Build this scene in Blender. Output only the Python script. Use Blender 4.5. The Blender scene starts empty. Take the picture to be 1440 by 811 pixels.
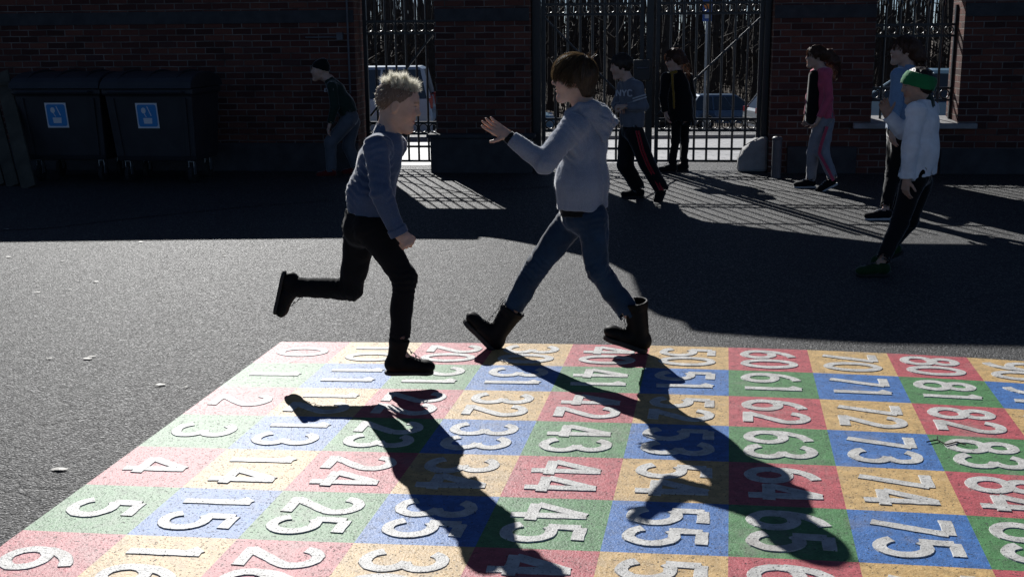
import bpy, math, random
import numpy as np
from mathutils import Vector, Matrix

scene = bpy.context.scene
col = scene.collection
rad = math.radians

# ------------------------------------------------------------------ camera, sky, sun, exposure
CAM_H, FPX, PITCH, ROLL = 1.6, 1618.0, 0.221321, -0.009
SUN_AZ, SUN_EL = 15.5, 31.0            # shadows run towards +x by SUN_AZ from -y

cp_, sp_ = math.cos(PITCH), math.sin(PITCH)
_r, _u, CF = Vector((1, 0, 0)), Vector((0, sp_, cp_)), Vector((0, cp_, -sp_))
CR = _r*math.cos(ROLL) + _u*math.sin(ROLL)
CU = -_r*math.sin(ROLL) + _u*math.cos(ROLL)
cam_d = bpy.data.cameras.new('camera')
cam_d.sensor_width = 36.0
cam_d.lens = FPX/1440*36.0
cam_d.clip_end = 1500
cam = bpy.data.objects.new('camera', cam_d)
m = Matrix((CR, CU, -CF)).transposed().to_4x4()
m.translation = Vector((0, 0, CAM_H))
cam.matrix_world = m
col.objects.link(cam)
scene.camera = cam

world = bpy.data.worlds.new('World')
scene.world = world
world.use_nodes = True
wn = world.node_tree
bg = wn.nodes['Background']
sky = wn.nodes.new('ShaderNodeTexSky')
sky.sky_type = 'NISHITA'
sky.sun_disc = False
sky.sun_elevation = rad(SUN_EL)
sky.sun_rotation = rad(-SUN_AZ)
sky.air_density = 0.4
sky.dust_density = 0.1
sky.ozone_density = 2.5
wn.links.new(sky.outputs[0], bg.inputs[0])
bg.inputs[1].default_value = 0.05

sun_d = bpy.data.lights.new('sun', 'SUN')
sun_d.energy = 5.0
sun_d.angle = rad(0.4)
sun_d.color = (1.0, 0.985, 0.96)
sun = bpy.data.objects.new('sun', sun_d)
sdir = Vector((math.sin(rad(SUN_AZ))*math.cos(rad(SUN_EL)), -math.cos(rad(SUN_AZ))*math.cos(rad(SUN_EL)), -math.sin(rad(SUN_EL))))
sun.rotation_euler = sdir.to_track_quat('-Z', 'Y').to_euler()
col.objects.link(sun)

scene.view_settings.view_transform = 'Standard'
scene.view_settings.look = 'None'
scene.view_settings.exposure = 0.2
scene.view_settings.gamma = 1.0
scene.render.engine = 'CYCLES'
scene.cycles.max_bounces = 6
scene.cycles.sample_clamp_indirect = 4.0

# ------------------------------------------------------------------ helpers
def at(px, py, y):
    """the point at world depth y that the photograph shows at pixel (px, py)"""
    d = CR*((px-720)/FPX) - CU*((py-405.5)/FPX) + CF
    t = y/d.y
    return Vector((0, 0, CAM_H)) + d*t

def ground_at(px, py):
    d = CR*((px-720)/FPX) - CU*((py-405.5)/FPX) + CF
    return Vector((0, 0, CAM_H)) + d*(-CAM_H/d.z)

def tag(o, label=None, cat=None, group=None, kind=None):
    if label: o['label'] = label
    if cat: o['category'] = cat
    if group: o['group'] = group
    if kind: o['kind'] = kind
    return o

def empty(name, loc=(0, 0, 0), rz=0.0):
    o = bpy.data.objects.new(name, None)
    o.empty_display_size = 0.2
    o.location = loc
    o.rotation_euler = (0, 0, rz)
    col.objects.link(o)
    return o

def link_mesh(name, V, F, mat, parent=None, smooth=False, bevel=0.0, cols=None):
    me = bpy.data.meshes.new(name)
    me.from_pydata([tuple(v) for v in V], [], F)
    me.update()
    if mat is not None: me.materials.append(mat)
    if smooth: me.polygons.foreach_set('use_smooth', [True]*len(me.polygons))
    if cols is not None:
        a = me.color_attributes.new('tint', 'FLOAT_COLOR', 'POINT')
        a.data.foreach_set('color', np.asarray(cols, dtype=np.float32).ravel())
    o = bpy.data.objects.new(name, me)
    if parent is not None: o.parent = parent
    col.objects.link(o)
    if bevel > 0:
        b = o.modifiers.new('bevel', 'BEVEL'); b.width = bevel; b.segments = 2; b.limit_method = 'ANGLE'; b.angle_limit = rad(40)
    return o

def copy_tree(o, parent=None):
    c = o.copy(); col.objects.link(c)
    c.parent = parent
    for ch in list(o.children): copy_tree(ch, c)
    return c

class MB:
    def __init__(s): s.V = []; s.F = []
    def add(s, V, F):
        n = len(s.V); s.V += [Vector(v) for v in V]; s.F += [tuple(i+n for i in f) for f in F]; return s
    def box(s, x0, x1, y0, y1, z0, z1, top=None):
        """top=(dx,dy): shrink of the upper face on every side"""
        dx, dy = top or (0, 0)
        V = [(x0, y0, z0), (x1, y0, z0), (x1, y1, z0), (x0, y1, z0), (x0+dx, y0+dy, z1), (x1-dx, y0+dy, z1), (x1-dx, y1-dy, z1), (x0+dx, y1-dy, z1)]
        return s.add(V, [(0, 3, 2, 1), (4, 5, 6, 7), (0, 1, 5, 4), (1, 2, 6, 5), (2, 3, 7, 6), (3, 0, 4, 7)])
    def bar(s, a, b, w, h=None, n=None, up=(0, 0, 1)):
        a, b = Vector(a), Vector(b); h = h or w
        t = (b-a).normalized(); u = Vector(up)
        if abs(t.dot(u)) > .95: u = Vector((0, 1, 0))
        x = t.cross(u).normalized(); y = x.cross(t)
        if n:
            ang = [2*math.pi*k/n for k in range(n)]
            P = [(math.cos(q)*w, math.sin(q)*h) for q in ang]
        else:
            P = [(-w/2, -h/2), (w/2, -h/2), (w/2, h/2), (-w/2, h/2)]; n = 4
        V = [a+x*p[0]+y*p[1] for p in P]+[b+x*p[0]+y*p[1] for p in P]
        F = [(k, (k+1) % n, (k+1) % n+n, k+n) for k in range(n)]+[tuple(range(n-1, -1, -1)), tuple(range(n, 2*n))]
        return s.add(V, F)
    def tube(s, pts, r, n=8, cap=True):
        pts = [Vector(p) for p in pts]; rr = r if isinstance(r, (list, tuple)) else [r]*len(pts)
        V = []; F = []; u = None
        for i, p in enumerate(pts):
            t = (pts[min(i+1, len(pts)-1)]-pts[max(i-1, 0)]).normalized()
            if u is None:
                u = Vector((0, 0, 1)) if abs(t.z) < .9 else Vector((1, 0, 0))
            u = (u-t*u.dot(t)).normalized(); w = t.cross(u)
            V += [p+(u*math.cos(2*math.pi*k/n)+w*math.sin(2*math.pi*k/n))*rr[i] for k in range(n)]
        for i in range(len(pts)-1):
            F += [(i*n+k, i*n+(k+1) % n, (i+1)*n+(k+1) % n, (i+1)*n+k) for k in range(n)]
        if cap: F += [tuple(range(n-1, -1, -1)), tuple(range((len(pts)-1)*n, len(pts)*n))]
        return s.add(V, F)
    def ring(s, c, R, r, axis='y', n=16, m=6):
        V = []; F = []
        for i in range(n):
            a = 2*math.pi*i/n
            for j in range(m):
                b = 2*math.pi*j/m
                q = R+r*math.cos(b); h = r*math.sin(b)
                p = (q*math.cos(a), h, q*math.sin(a)) if axis == 'y' else (q*math.cos(a), q*math.sin(a), h) if axis == 'z' else (h, q*math.cos(a), q*math.sin(a))
                V.append(Vector(c)+Vector(p))
        for i in range(n):
            for j in range(m):
                F.append((i*m+j, ((i+1) % n)*m+j, ((i+1) % n)*m+(j+1) % m, i*m+(j+1) % m))
        return s.add(V, F)
    def prism(s, poly, y0, y1, plane='xz'):
        n = len(poly)
        f = (lambda p, y: (p[0], y, p[1])) if plane == 'xz' else (lambda p, y: (p[0], p[1], y)) if plane == 'xy' else (lambda p, y: (y, p[0], p[1]))
        V = [f(p, y0) for p in poly]+[f(p, y1) for p in poly]
        F = [(k, (k+1) % n, (k+1) % n+n, k+n) for k in range(n)]+[tuple(range(n-1, -1, -1)), tuple(range(n, 2*n))]
        return s.add(V, F)
    def lathe(s, c, prof, n=16):
        V = []; F = []
        for (r, z) in prof:
            V += [Vector(c)+Vector((r*math.cos(2*math.pi*k/n), r*math.sin(2*math.pi*k/n), z)) for k in range(n)]
        for i in range(len(prof)-1):
            F += [(i*n+k, i*n+(k+1) % n, (i+1)*n+(k+1) % n, (i+1)*n+k) for k in range(n)]
        F += [tuple(range(n-1, -1, -1)), tuple(range((len(prof)-1)*n, len(prof)*n))]
        return s.add(V, F)
    def build(s, name, mat, parent=None, smooth=False, bevel=0.0):
        return link_mesh(name, s.V, s.F, mat, parent, smooth, bevel)

# ------------------------------------------------------------------ materials
class NT:
    def __init__(s, name):
        s.m = bpy.data.materials.new(name); s.m.use_nodes = True; s.t = s.m.node_tree
        s.b = s.t.nodes['Principled BSDF']; s.out = s.t.nodes['Material Output']
        s.tc = s.t.nodes.new('ShaderNodeTexCoord')
    def n(s, kind, ins=None, **kw):
        o = s.t.nodes.new('ShaderNode'+kind)
        for k, v in kw.items(): setattr(o, k, v)
        for k, v in (ins or {}).items(): s.set(o.inputs[k], v)
        return o
    def set(s, sock, v):
        if isinstance(v, bpy.types.NodeSocket): s.t.links.new(v, sock)
        elif isinstance(v, bpy.types.Node): s.t.links.new(v.outputs[0], sock)
        else:
            if isinstance(v, tuple): v = v[:3]+((1,) if sock.type == 'RGBA' else ())
            sock.default_value = v
    def noise(s, scale, detail=3, rough=.55, vec=None, dist=0):
        return s.n('TexNoise', {'Vector': vec or s.tc.outputs['Object'], 'Scale': scale, 'Detail': detail, 'Roughness': rough, 'Distortion': dist}).outputs['Fac']
    def ramp(s, fac, stops):
        r = s.n('ValToRGB', {'Fac': fac}); e = r.color_ramp.elements
        while len(e) > len(stops): e.remove(e[-1])
        while len(e) < len(stops): e.new(.5)
        for q, (p, c) in zip(e, stops): q.position = p; q.color = (*c, 1) if not isinstance(c, (int, float)) else (c, c, c, 1)
        return r.outputs[0]
    def mix(s, f, a, b, blend='MIX'):
        o = s.n('Mix', data_type='RGBA', blend_type=blend)
        s.set(o.inputs[0], f); s.set(o.inputs[6], c4(a)); s.set(o.inputs[7], c4(b)); return o.outputs[2]
    def math(s, op, a, b=0.0, c=0.0):
        o = s.n('Math', operation=op); s.set(o.inputs[0], a); s.set(o.inputs[1], b); s.set(o.inputs[2], c); return o.outputs[0]
    def bump(s, h, dist, strength=1.0, prev=None):
        o = s.n('Bump', {'Height': h, 'Distance': dist, 'Strength': strength})
        if prev is not None: s.set(o.inputs['Normal'], prev)
        return o.outputs[0]
    def p(s, **kw):
        for k, v in kw.items(): s.set(s.b.inputs[k.replace('_', ' ')], c4(v) if isinstance(v, tuple) and len(v) == 3 and k != 'Normal' else v)
        return s.m
def c4(v): return (*v, 1) if isinstance(v, tuple) and len(v) == 3 else v

def simple(name, color, rough=.6, spec=.5, var=.15, scale=8, bump=0, bscale=60, metal=0, sheen=0, world_scale=False):
    t = NT(name)
    f = t.noise(scale, 4)
    dark = tuple(c*(1-var) for c in color); light = tuple(min(1, c*(1+var)) for c in color)
    base = t.ramp(f, [(.3, dark), (.7, light)])
    kw = dict(Base_Color=base, Roughness=rough, Specular_IOR_Level=spec, Metallic=metal)
    if sheen: kw['Sheen_Weight'] = sheen
    t.p(**kw)
    if bump: t.p(Normal=t.bump(t.noise(bscale, 4), bump))
    return t.m
# ------------------------------------------------------------------ ground materials
def mat_asphalt(name='asphalt', base=.026, patchy=.25):
    t = NT(name); P = t.tc.outputs['Object']
    big = t.noise(.45, 5); mid = t.noise(6, 4, .7)
    g = t.n('TexVoronoi', {'Vector': P, 'Scale': 120.0}, feature='F1')
    grain = t.n('TexVoronoi', {'Vector': P, 'Scale': 130.0}, feature='F1')
    rnd = t.n('SeparateColor', {0: grain.outputs['Color']}).outputs[0]
    lum = t.ramp(rnd, [(0, base*.45), (.5, base*.8), (.78, base*2.0), (.93, base*5), (1, base*11.0)])
    c = t.mix(1.0, lum, t.ramp(big, [(.3, (1-patchy, 1-patchy, 1-patchy)), (.7, (1+patchy*.0+.0, 1.0, 1.0))]), 'MULTIPLY')
    c = t.mix(1.0, c, t.ramp(mid, [(.3, .75), (.7, 1.0)]), 'MULTIPLY')
    # cracks
    wv = t.n('TexVoronoi', {'Vector': t.n('VectorMath', {0: P, 1: t.n('VectorMath', {0: t.n('TexNoise', {'Vector': P, 'Scale': 2.0}).outputs['Color'], 1: (.9, .9, 0)}, operation='MULTIPLY').outputs[0]}, operation='ADD').outputs[0], 'Scale': .35}, feature='DISTANCE_TO_EDGE')
    crack = t.ramp(wv.outputs['Distance'], [(.0, 1.0), (.006, 0.0)])
    crack = t.math('MULTIPLY', crack, t.ramp(t.noise(.8, 2), [(.5, 0.0), (.6, 1.0)]))
    c = t.mix(crack, c, (.008, .008, .008))
    h = t.math('ADD', t.math('MULTIPLY', t.noise(85, 3, .7), .9), t.math('MULTIPLY', g.outputs['Distance'], -.7))
    t.p(Base_Color=c, Roughness=t.ramp(rnd, [(0, .80), (1, .52)]), Specular_IOR_Level=.55, Normal=t.bump(t.math('ADD', h, t.math('MULTIPLY', crack, -.6)), .014, 1.0))
    return t.m

def mat_paint(name, color, wear=.45, rough=.55):
    t = NT(name); P = t.tc.outputs['Object']
    w = t.noise(3.2, 6, .7); fine = t.noise(130, 2, .6); mid = t.noise(22, 4, .65)
    dark = tuple(c*.62 for c in color)
    c = t.mix(t.ramp(mid, [(.35, 0.0), (.7, 1.0)]), dark, color)
    pit = t.ramp(t.noise(120, 3, .6), [(.33, 1.0), (.38, 0.0)])
    c = t.mix(pit, c, (.03, .03, .032))
    lightspk = t.ramp(t.noise(160, 1, .5, dist=.3), [(.66, 0.0), (.72, .55)])
    c = t.mix(lightspk, c, tuple(min(.8, x*1.3+.12) for x in color))
    wornf = t.ramp(w, [(.54, 0.0), (.74, wear)])
    c = t.mix(wornf, c, (.30, .27, .24))
    h = t.math('SUBTRACT', t.math('MULTIPLY', fine, .5), t.math('MULTIPLY', pit, .8))
    t.p(Base_Color=c, Roughness=rough, Specular_IOR_Level=.32, Normal=t.bump(t.math('ADD', h, t.math('MULTIPLY', mid, .4)), .0035, 1.0))
    return t.m

M = {}
M['asphalt'] = mat_asphalt()
M['asphalt_old'] = mat_asphalt('asphalt_old', .025, .35)
M['road'] = mat_asphalt('road_asphalt', .045)
M['red'] = mat_paint('red_paint', (.56, .11, .13))
M['green'] = mat_paint('green_paint', (.09, .27, .095))
M['yellow'] = mat_paint('yellow_paint', (.70, .46, .19))
M['blue'] = mat_paint('blue_paint', (.055, .19, .52))
M['white'] = mat_paint('white_marking', (.70, .69, .66), .8, .55)
t = NT('pale_paving')
br = t.n('TexBrick', {'Vector': t.tc.outputs['Object'], 'Scale': 1.0, 'Color1': (.42, .42, .41, 1), 'Color2': (.52, .51, .50, 1), 'Mortar': (.12, .12, .12, 1), 'Mortar Size': .012, 'Brick Width': .5, 'Row Height': .35})
t.p(Base_Color=t.mix(1.0, br.outputs['Color'], t.ramp(t.noise(3, 5), [(.3, .7), (.7, 1.0)]), 'MULTIPLY'), Roughness=.5, Normal=t.bump(t.noise(60, 4), .004))
M['paving'] = t.m
t = NT('leaf_litter')
t.p(Base_Color=t.ramp(t.noise(5, 8, .75), [(.3, (.025, .018, .012)), (.5, (.06, .04, .022)), (.62, (.11, .075, .04)), (.75, (.05, .055, .02))]), Roughness=.9, Normal=t.bump(t.noise(14, 6), .05))
M['litter'] = t.m

def mat_brick():
    t = NT('brick'); P = t.tc.outputs['Object']
    sx = t.n('SeparateXYZ', {0: P}); sn = t.n('SeparateXYZ', {0: t.tc.outputs['Normal']})
    side = t.math('GREATER_THAN', t.math('ABSOLUTE', sn.outputs[0]), .6)
    uu = t.math('ADD', t.math('MULTIPLY', sx.outputs[0], t.math('SUBTRACT', 1.0, side)), t.math('MULTIPLY', sx.outputs[1], side))
    wob = t.math('MULTIPLY', t.math('SUBTRACT', t.noise(5, 2), .5), .012)
    v = t.n('CombineXYZ', {0: t.math('ADD', uu, wob), 1: t.math('ADD', sx.outputs[2], wob), 2: 0.0})
    b = t.n('TexBrick', {'Vector': v, 'Scale': 1.0, 'Color1': (0, 0, 0, 1), 'Color2': (1, 1, 1, 1), 'Mortar': (.5, .5, .5, 1), 'Mortar Size': .0065, 'Mortar Smooth': .25, 'Bias': 0.0, 'Brick Width': .225, 'Row Height': .0712}, offset=.5)
    face = t.ramp(b.outputs['Color'], [(0, (.05, .02, .016)), (.35, (.10, .034, .025)), (.6, (.145, .05, .034)), (.85, (.19, .07, .045)), (1, (.075, .036, .033))])
    face = t.mix(t.ramp(t.noise(55, 4, .7), [(.3, 0.0), (.75, .6)]), face, (.055, .02, .018))
    mort = t.ramp(t.noise(3.5, 5), [(.3, (.06, .05, .045)), (.7, (.27, .23, .20))])
    c = t.mix(b.outputs['Fac'], face, mort)
    c = t.mix(t.ramp(t.noise(1.1, 6, .6), [(.5, 0.0), (.8, .55)]), c, (.05, .035, .03))
    h = t.math('ADD', t.math('MULTIPLY', b.outputs['Fac'], -1.0), t.math('MULTIPLY', t.noise(70, 4), .5))
    t.p(Base_Color=c, Roughness=.85, Specular_IOR_Level=.3, Normal=t.bump(h, .008, 1.0))
    return t.m
M['brick'] = mat_brick()
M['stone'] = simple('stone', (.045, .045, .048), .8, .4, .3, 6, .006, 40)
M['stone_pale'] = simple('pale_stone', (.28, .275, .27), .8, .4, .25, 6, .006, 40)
M['iron'] = simple('black_iron', (.012, .012, .013), .38, .5, .3, 30, .0008, 90)
M['bollard'] = simple('grey_painted_steel', (.10, .10, .11), .5, .5, .2, 14, .001, 60)
M['roof'] = simple('slate', (.05, .05, .055), .6, .4, .3, 4, .01, 12)

# ------------------------------------------------------------------ the ground
SL = .075
def zg(y):
    if y < 14.3: return 0.0
    if y < 62: return -SL*(y-14.3)
    return -SL*47.7 + .02*(y-62) if y < 140 else -SL*47.7+1.56
def strip(name, x0, x1, ys, mat, dz, nx=12):
    V = []; F = []
    for y in ys:
        for i in range(nx+1): V.append((x0+(x1-x0)*i/nx, y, zg(y)+dz))
    for j in range(len(ys)-1):
        for i in range(nx): a = j*(nx+1)+i; F.append((a, a+1, a+nx+2, a+nx+1))
    return tag(link_mesh(name, V, F, mat), kind='structure')
strip('ground', -400, 400, [-300, -40, 14.3, 20, 30, 45, 62, 100, 140, 900], M['litter'], -.012)
strip('school_yard', -22, 22, [-16, 0, 14.0], M['asphalt'], 0.0)
strip('pavement', -40, 40, [14.0, 14.3, 20, 28], M['paving'], 0.0)
strip('road', -60, 60, [28.0, 36, 45, 56], M['road'], 0.0)
mb = MB(); mb.box(-40, 40, 27.9, 28.05, zg(28)-.1, zg(28)+.1)
tag(mb.build('kerb', M['stone_pale'], bevel=.01), kind='structure')

# a lighter, older strip of asphalt along the wall
V = []; F = []; pts = [(-40, 326), (60, 322), (200, 306), (340, 292), (480, 281), (620, 272), (760, 264), (900, 256), (1085, 247)]
for p in pts:
    g = ground_at(*p); V.append((g.x, g.y, .004)); V.append((g.x+.1*(13.2-g.y), 13.62-.1107*(g.x+3.5)-.06, .004))
for i in range(len(pts)-1): F.append((2*i, 2*i+2, 2*i+3, 2*i+1))
tag(link_mesh('old_asphalt_strip', V, F, M['asphalt_old']), kind='structure')

# ------------------------------------------------------------------ the number square
CX = [-0.7629007993576422, 0.2271619133463018, -0.040576769082508, -0.0016022900736266856, 0.004610708020741941, -0.00018154529820811963, -0.00035239397360745106, 0.0001452762170600086]
CY = [3.6631182130349567, -0.011244496893206911, -0.2417617268390882, -0.002850192858120583, -0.00030469200183868097, -0.0001286838291772362, -0.00017744996188601668, 0.00031832523867747226]
def cell(c, r):
    """corner of the hand-laid grid: column c, row r (measured unevenness included)"""
    b = (1, c, r, c*r, c*c, r*r, c**3, c*c*r)
    return Vector((sum(q*w for q, w in zip(CX, b))*CAM_H, sum(q*w for q, w in zip(CY, b))*CAM_H, 0))
grid = tag(empty('number_grid', cell(0, 9)), 'large painted number square of red, green, yellow and blue cells on the asphalt', 'playground marking')
g0 = grid.location.copy()

def arc(cx, cy, rx, ry, a0, a1, n=12): return [(cx+rx*math.cos(rad(a0+(a1-a0)*i/n)), cy+ry*math.sin(rad(a0+(a1-a0)*i/n))) for i in range(n+1)]
# strokes in a box 0..0.62 wide, 0..1 high
GL = {
 '0': [arc(.31, .5, .25, .44, 90, 450, 28)],
 '1': [[(.31, .03), (.31, .97)], [(.31, .95), (.17, .80)]],
 '2': [arc(.31, .70, .24, .25, 170, -25, 14)+[(.44, .48), (.09, .06)], [(.05, .06), (.58, .06)]],
 '3': [arc(.29, .73, .23, .22, 160, -82, 14), arc(.29, .29, .26, .245, 82, -160, 14)],
 '4': [[(.44, .02), (.44, .97)], [(.42, .95), (.05, .30)], [(.03, .28), (.60, .28)]],
 '5': [[(.53, .93), (.13, .93)], [(.14, .93), (.12, .53)], [(.12, .53), (.2, .59)]+arc(.30, .32, .25, .275, 100, -155, 16)],
 '6': [arc(.31, .31, .24, .255, 0, 360, 24), arc(.55, .38, .48, .56, 180, 100, 12)],
 '7': [[(.06, .93), (.56, .93)], [(.54, .92), (.22, .03)]],
 '8': [arc(.31, .73, .20, .205, 0, 360, 20), arc(.31, .28, .25, .245, 0, 360, 22)],
 '9': [arc(.31, .69, .24, .255, 0, 360, 24), arc(.07, .62, .48, .56, 0, -80, 12)],
}
def stroke(mb, pts, w, z0, z1, closed):
    P = [Vector((p[0], p[1], 0)) for p in pts]
    if closed: P = P[:-1]
    n = len(P); L = []; R_ = []
    wj = [1+rg.uniform(-.07, .07) for _ in range(n)]
    for i in range(n):
        a = P[(i-1) % n] if (closed or i > 0) else P[i]; b = P[(i+1) % n] if (closed or i < n-1) else P[i]
        t = (b-a).normalized(); s = Vector((-t.y, t.x, 0)); L.append(P[i]+s*w*wj[i]); R_.append(P[i]-s*w*wj[-i])
    V = []; F = []
    bw = .0025
    for i in range(n):
        s = (L[i]-R_[i]).normalized()
        V += [L[i]+Vector((0, 0, z0)), L[i]-s*bw+Vector((0, 0, z1)), R_[i]+s*bw+Vector((0, 0, z1)), R_[i]+Vector((0, 0, z0))]
    m = n if closed else n-1
    for i in range(m):
        a = 4*i; b = 4*((i+1) % n)
        F += [(a, b, b+1, a+1), (a+1, b+1, b+2, a+2), (a+2, b+2, b+3, a+3)]
    if not closed: F += [(0, 1, 2, 3), (4*n-1, 4*n-2, 4*n-3, 4*n-4)]
    mb.add(V, F)
rg = random.Random(4)
def dense(P):
    out = []
    for a, b in zip(P[:-1], P[1:]):
        n = max(1, int(math.hypot(b[0]-a[0], b[1]-a[1])/.025))
        out += [(a[0]+(b[0]-a[0])*i/n, a[1]+(b[1]-a[1])*i/n) for i in range(n)]
    return out+[P[-1]]
CELLN = {(0, 0): 'red', (0, 1): 'green', (1, 0): 'yellow', (1, 1): 'blue'}
for c in range(10):
    for r in range(10):
        k = CELLN[(c % 2, r % 2)]
        q = [cell(c, r+1), cell(c+1, r+1), cell(c+1, r), cell(c, r)]
        V = []; F = []
        n = 4
        for j in range(n+1):
            for i in range(n+1):
                p = cell(c+i/n, r+1-j/n); V.append((p.x-g0.x, p.y-g0.y, .0035+.001))
        for j in range(n):
            for i in range(n): a = j*(n+1)+i; F.append((a, a+1, a+n+2, a+n+1))
        sq = link_mesh('grid_square', V, F, M[k], grid)
        num = str(c*10+r) if c else str(r)
        sq['label'] = '%s square with a raised white %s' % (k, num)
        mb = MB(); si = 0
        nd = len(num); adv = .405
        for d, ch in enumerate(num):
            for s in GL[ch]:
                closed = len(s) > 15 and (Vector(s[0])-Vector(s[-1])).length < .02
                # digit up = +column, text runs towards the camera (+row)
                jx, jy = rg.uniform(-.006, .006), rg.uniform(-.006, .006)
                def mp(p):
                    cu = c+.16+p[1]*.68+jx
                    ro = r+.5+((d-(nd-1)/2)*adv)+(p[0]-.31)*(.58 if nd == 2 else .66)+jy
                    w_ = cell(cu, ro); return (w_.x-g0.x, w_.y-g0.y)
                stroke(mb, dense([mp(p) for p in s]), .0222, .0046, .0074+.0003*si, closed); si += 1
        mb.build('numeral', M['white'], sq)
# ------------------------------------------------------------------ the brick wall with its gates (local x runs along the wall, y away from the yard)
WA = Vector((-3.52346, 13.60317, 0)); WR = rad(-6.3577)
def wframe(name, u=0.0, off=0.0, z=0.0):
    p = WA+Vector((u*math.cos(WR)-off*math.sin(WR), u*math.sin(WR)+off*math.cos(WR), z))
    return empty(name, p, WR)
T = .5
wall = tag(wframe('brick_wall'), 'long dark red brick yard wall with stone band, gate portal and barred window', 'wall')
A0, A1 = 3.77, 6.45           # big gate opening
AC, AHW, ASP, AAP = 5.11, 1.34, 1.95, 3.12
mb = MB()
mb.prism([(-9, 0), (1.77, 0), (1.77, 2.74), (1.0, 2.74), (-.4, 2.84), (-2, 2.97), (-9, 3.3)], 0, T)
mb.box(1.77, 2.69, 0, T, 2.12, 2.74)
# portal piece, u 2.62..7.6, with curved shoulders and the arch
def shoulder(u0, u1, z0, z1, n=10):
    out = []
    for i in range(n+1):
        f = i/n; out.append((u0+(u1-u0)*(1-math.cos(f*math.pi/2)), z0+(z1-z0)*math.sin(f*math.pi/2)))
    return out
# columns of quads between lower curve and upper curve
def column_fill(mb, us, lo, hi):
    for a, b in zip(us[:-1], us[1:]):
        mb.prism([(a, lo(a)), (b, lo(b)), (b, hi(b)), (a, hi(a))], 0, T)
def arch_lo(u):
    if u <= 4.93: return 2.34+(max(u, A0)-A0)*.67
    return 3.12-.5*max(0, (u-6.25))
def portal_hi(u):
    if u < 2.72: return 2.74+.62*(max(0, u-2.05)/.67)**1.6
    if u > 7.5: return 2.74+.62*(max(0, 8.17-u)/.67)**1.6
    return 4.42
mb.box(2.69, A0, 0, T, 0, 2.74)
mb.box(A1, 7.54, 0, T, 0, 2.74)
us = [2.05+.067*i for i in range(11)]
column_fill(mb, us[:10]+[2.7199], lambda u: 2.74, portal_hi)
column_fill(mb, [2.72, 3.3, A0], lambda u: 2.74, portal_hi)
us = [A0+.0001]+[A0+(A1-A0)*i/24 for i in range(1, 24)]+[A1-.0001]
column_fill(mb, us, arch_lo, lambda u: 4.42)
column_fill(mb, [A1, 7.5], lambda u: 2.74, portal_hi)
column_fill(mb, [7.5001+.067*i for i in range(11)], lambda u: 2.74, portal_hi)
mb.box(7.54, 8.46, 0, T, 2.06, 2.74)
mb.box(7.54, 8.46, 0, T, 0, .53)
mb.box(8.46, 20, 0, T, 0, 2.74)
mb.build('brickwork', M['brick'], wall)
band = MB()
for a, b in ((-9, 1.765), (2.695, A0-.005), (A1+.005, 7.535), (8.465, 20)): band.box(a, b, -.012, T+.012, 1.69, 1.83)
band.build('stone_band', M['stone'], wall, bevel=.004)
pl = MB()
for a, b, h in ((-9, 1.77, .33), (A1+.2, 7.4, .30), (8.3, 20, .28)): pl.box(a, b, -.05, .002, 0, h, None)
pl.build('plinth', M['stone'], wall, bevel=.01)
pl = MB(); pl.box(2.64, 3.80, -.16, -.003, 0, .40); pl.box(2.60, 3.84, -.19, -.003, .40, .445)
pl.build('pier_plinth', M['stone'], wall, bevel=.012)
cp = MB()
for a, b in ((1.02, 2.04), (8.18, 20)): cp.box(a, b, -.05, T+.05, 2.742, 2.80)
cp.prism([(-9, 3.302), (-2, 2.972), (-.4, 2.842), (1.0, 2.742), (1.0, 2.80), (-.4, 2.90), (-2, 3.03), (-9, 3.36)], -.05, T+.05)
cp.prism([(2.52, 4.43), (7.70, 4.43), (7.72, 4.53), (2.50, 4.53)], -.06, T+.06)
cr = MB(); cr.box(2.724, 7.496, -.02, T+.02, 3.96, 4.08); cr.prism([(2.44, 4.20), (2.72, 3.62), (2.72, 4.42), (2.52, 4.42), (2.44, 4.34)], -.02, T+.02); cr.prism([(2.50, 4.535), (7.72, 4.535), (7.60, 4.60), (6.9, 4.66), (3.4, 4.66), (2.95, 4.62), (2.62, 4.57)], -.05, T+.05)
cr.build('cornice', M['stone'], wall, bevel=.01)
cp.build('coping', M['stone'], wall, bevel=.008)
sl = MB(); sl.prism([(-.07, .50), (T+.05, .53), (T+.05, .60), (-.07, .555)], 7.35, 8.66, 'yz')
sl.build('window_sill', M['stone_pale'], wall, bevel=.006)
# pale inner reveal of the window (lit quoin stones)
# guard stone at the foot of the gate jamb
gs = MB(); prof = [(6.12, 0), (6.13, .14), (6.18, .25), (6.27, .34), (6.38, .39), (6.45, .40), (6.45, 0)]
gs.prism(prof, .08, .38); g_ = gs.build('guard_stone', M['stone_pale'], wall, bevel=.03)

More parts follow.
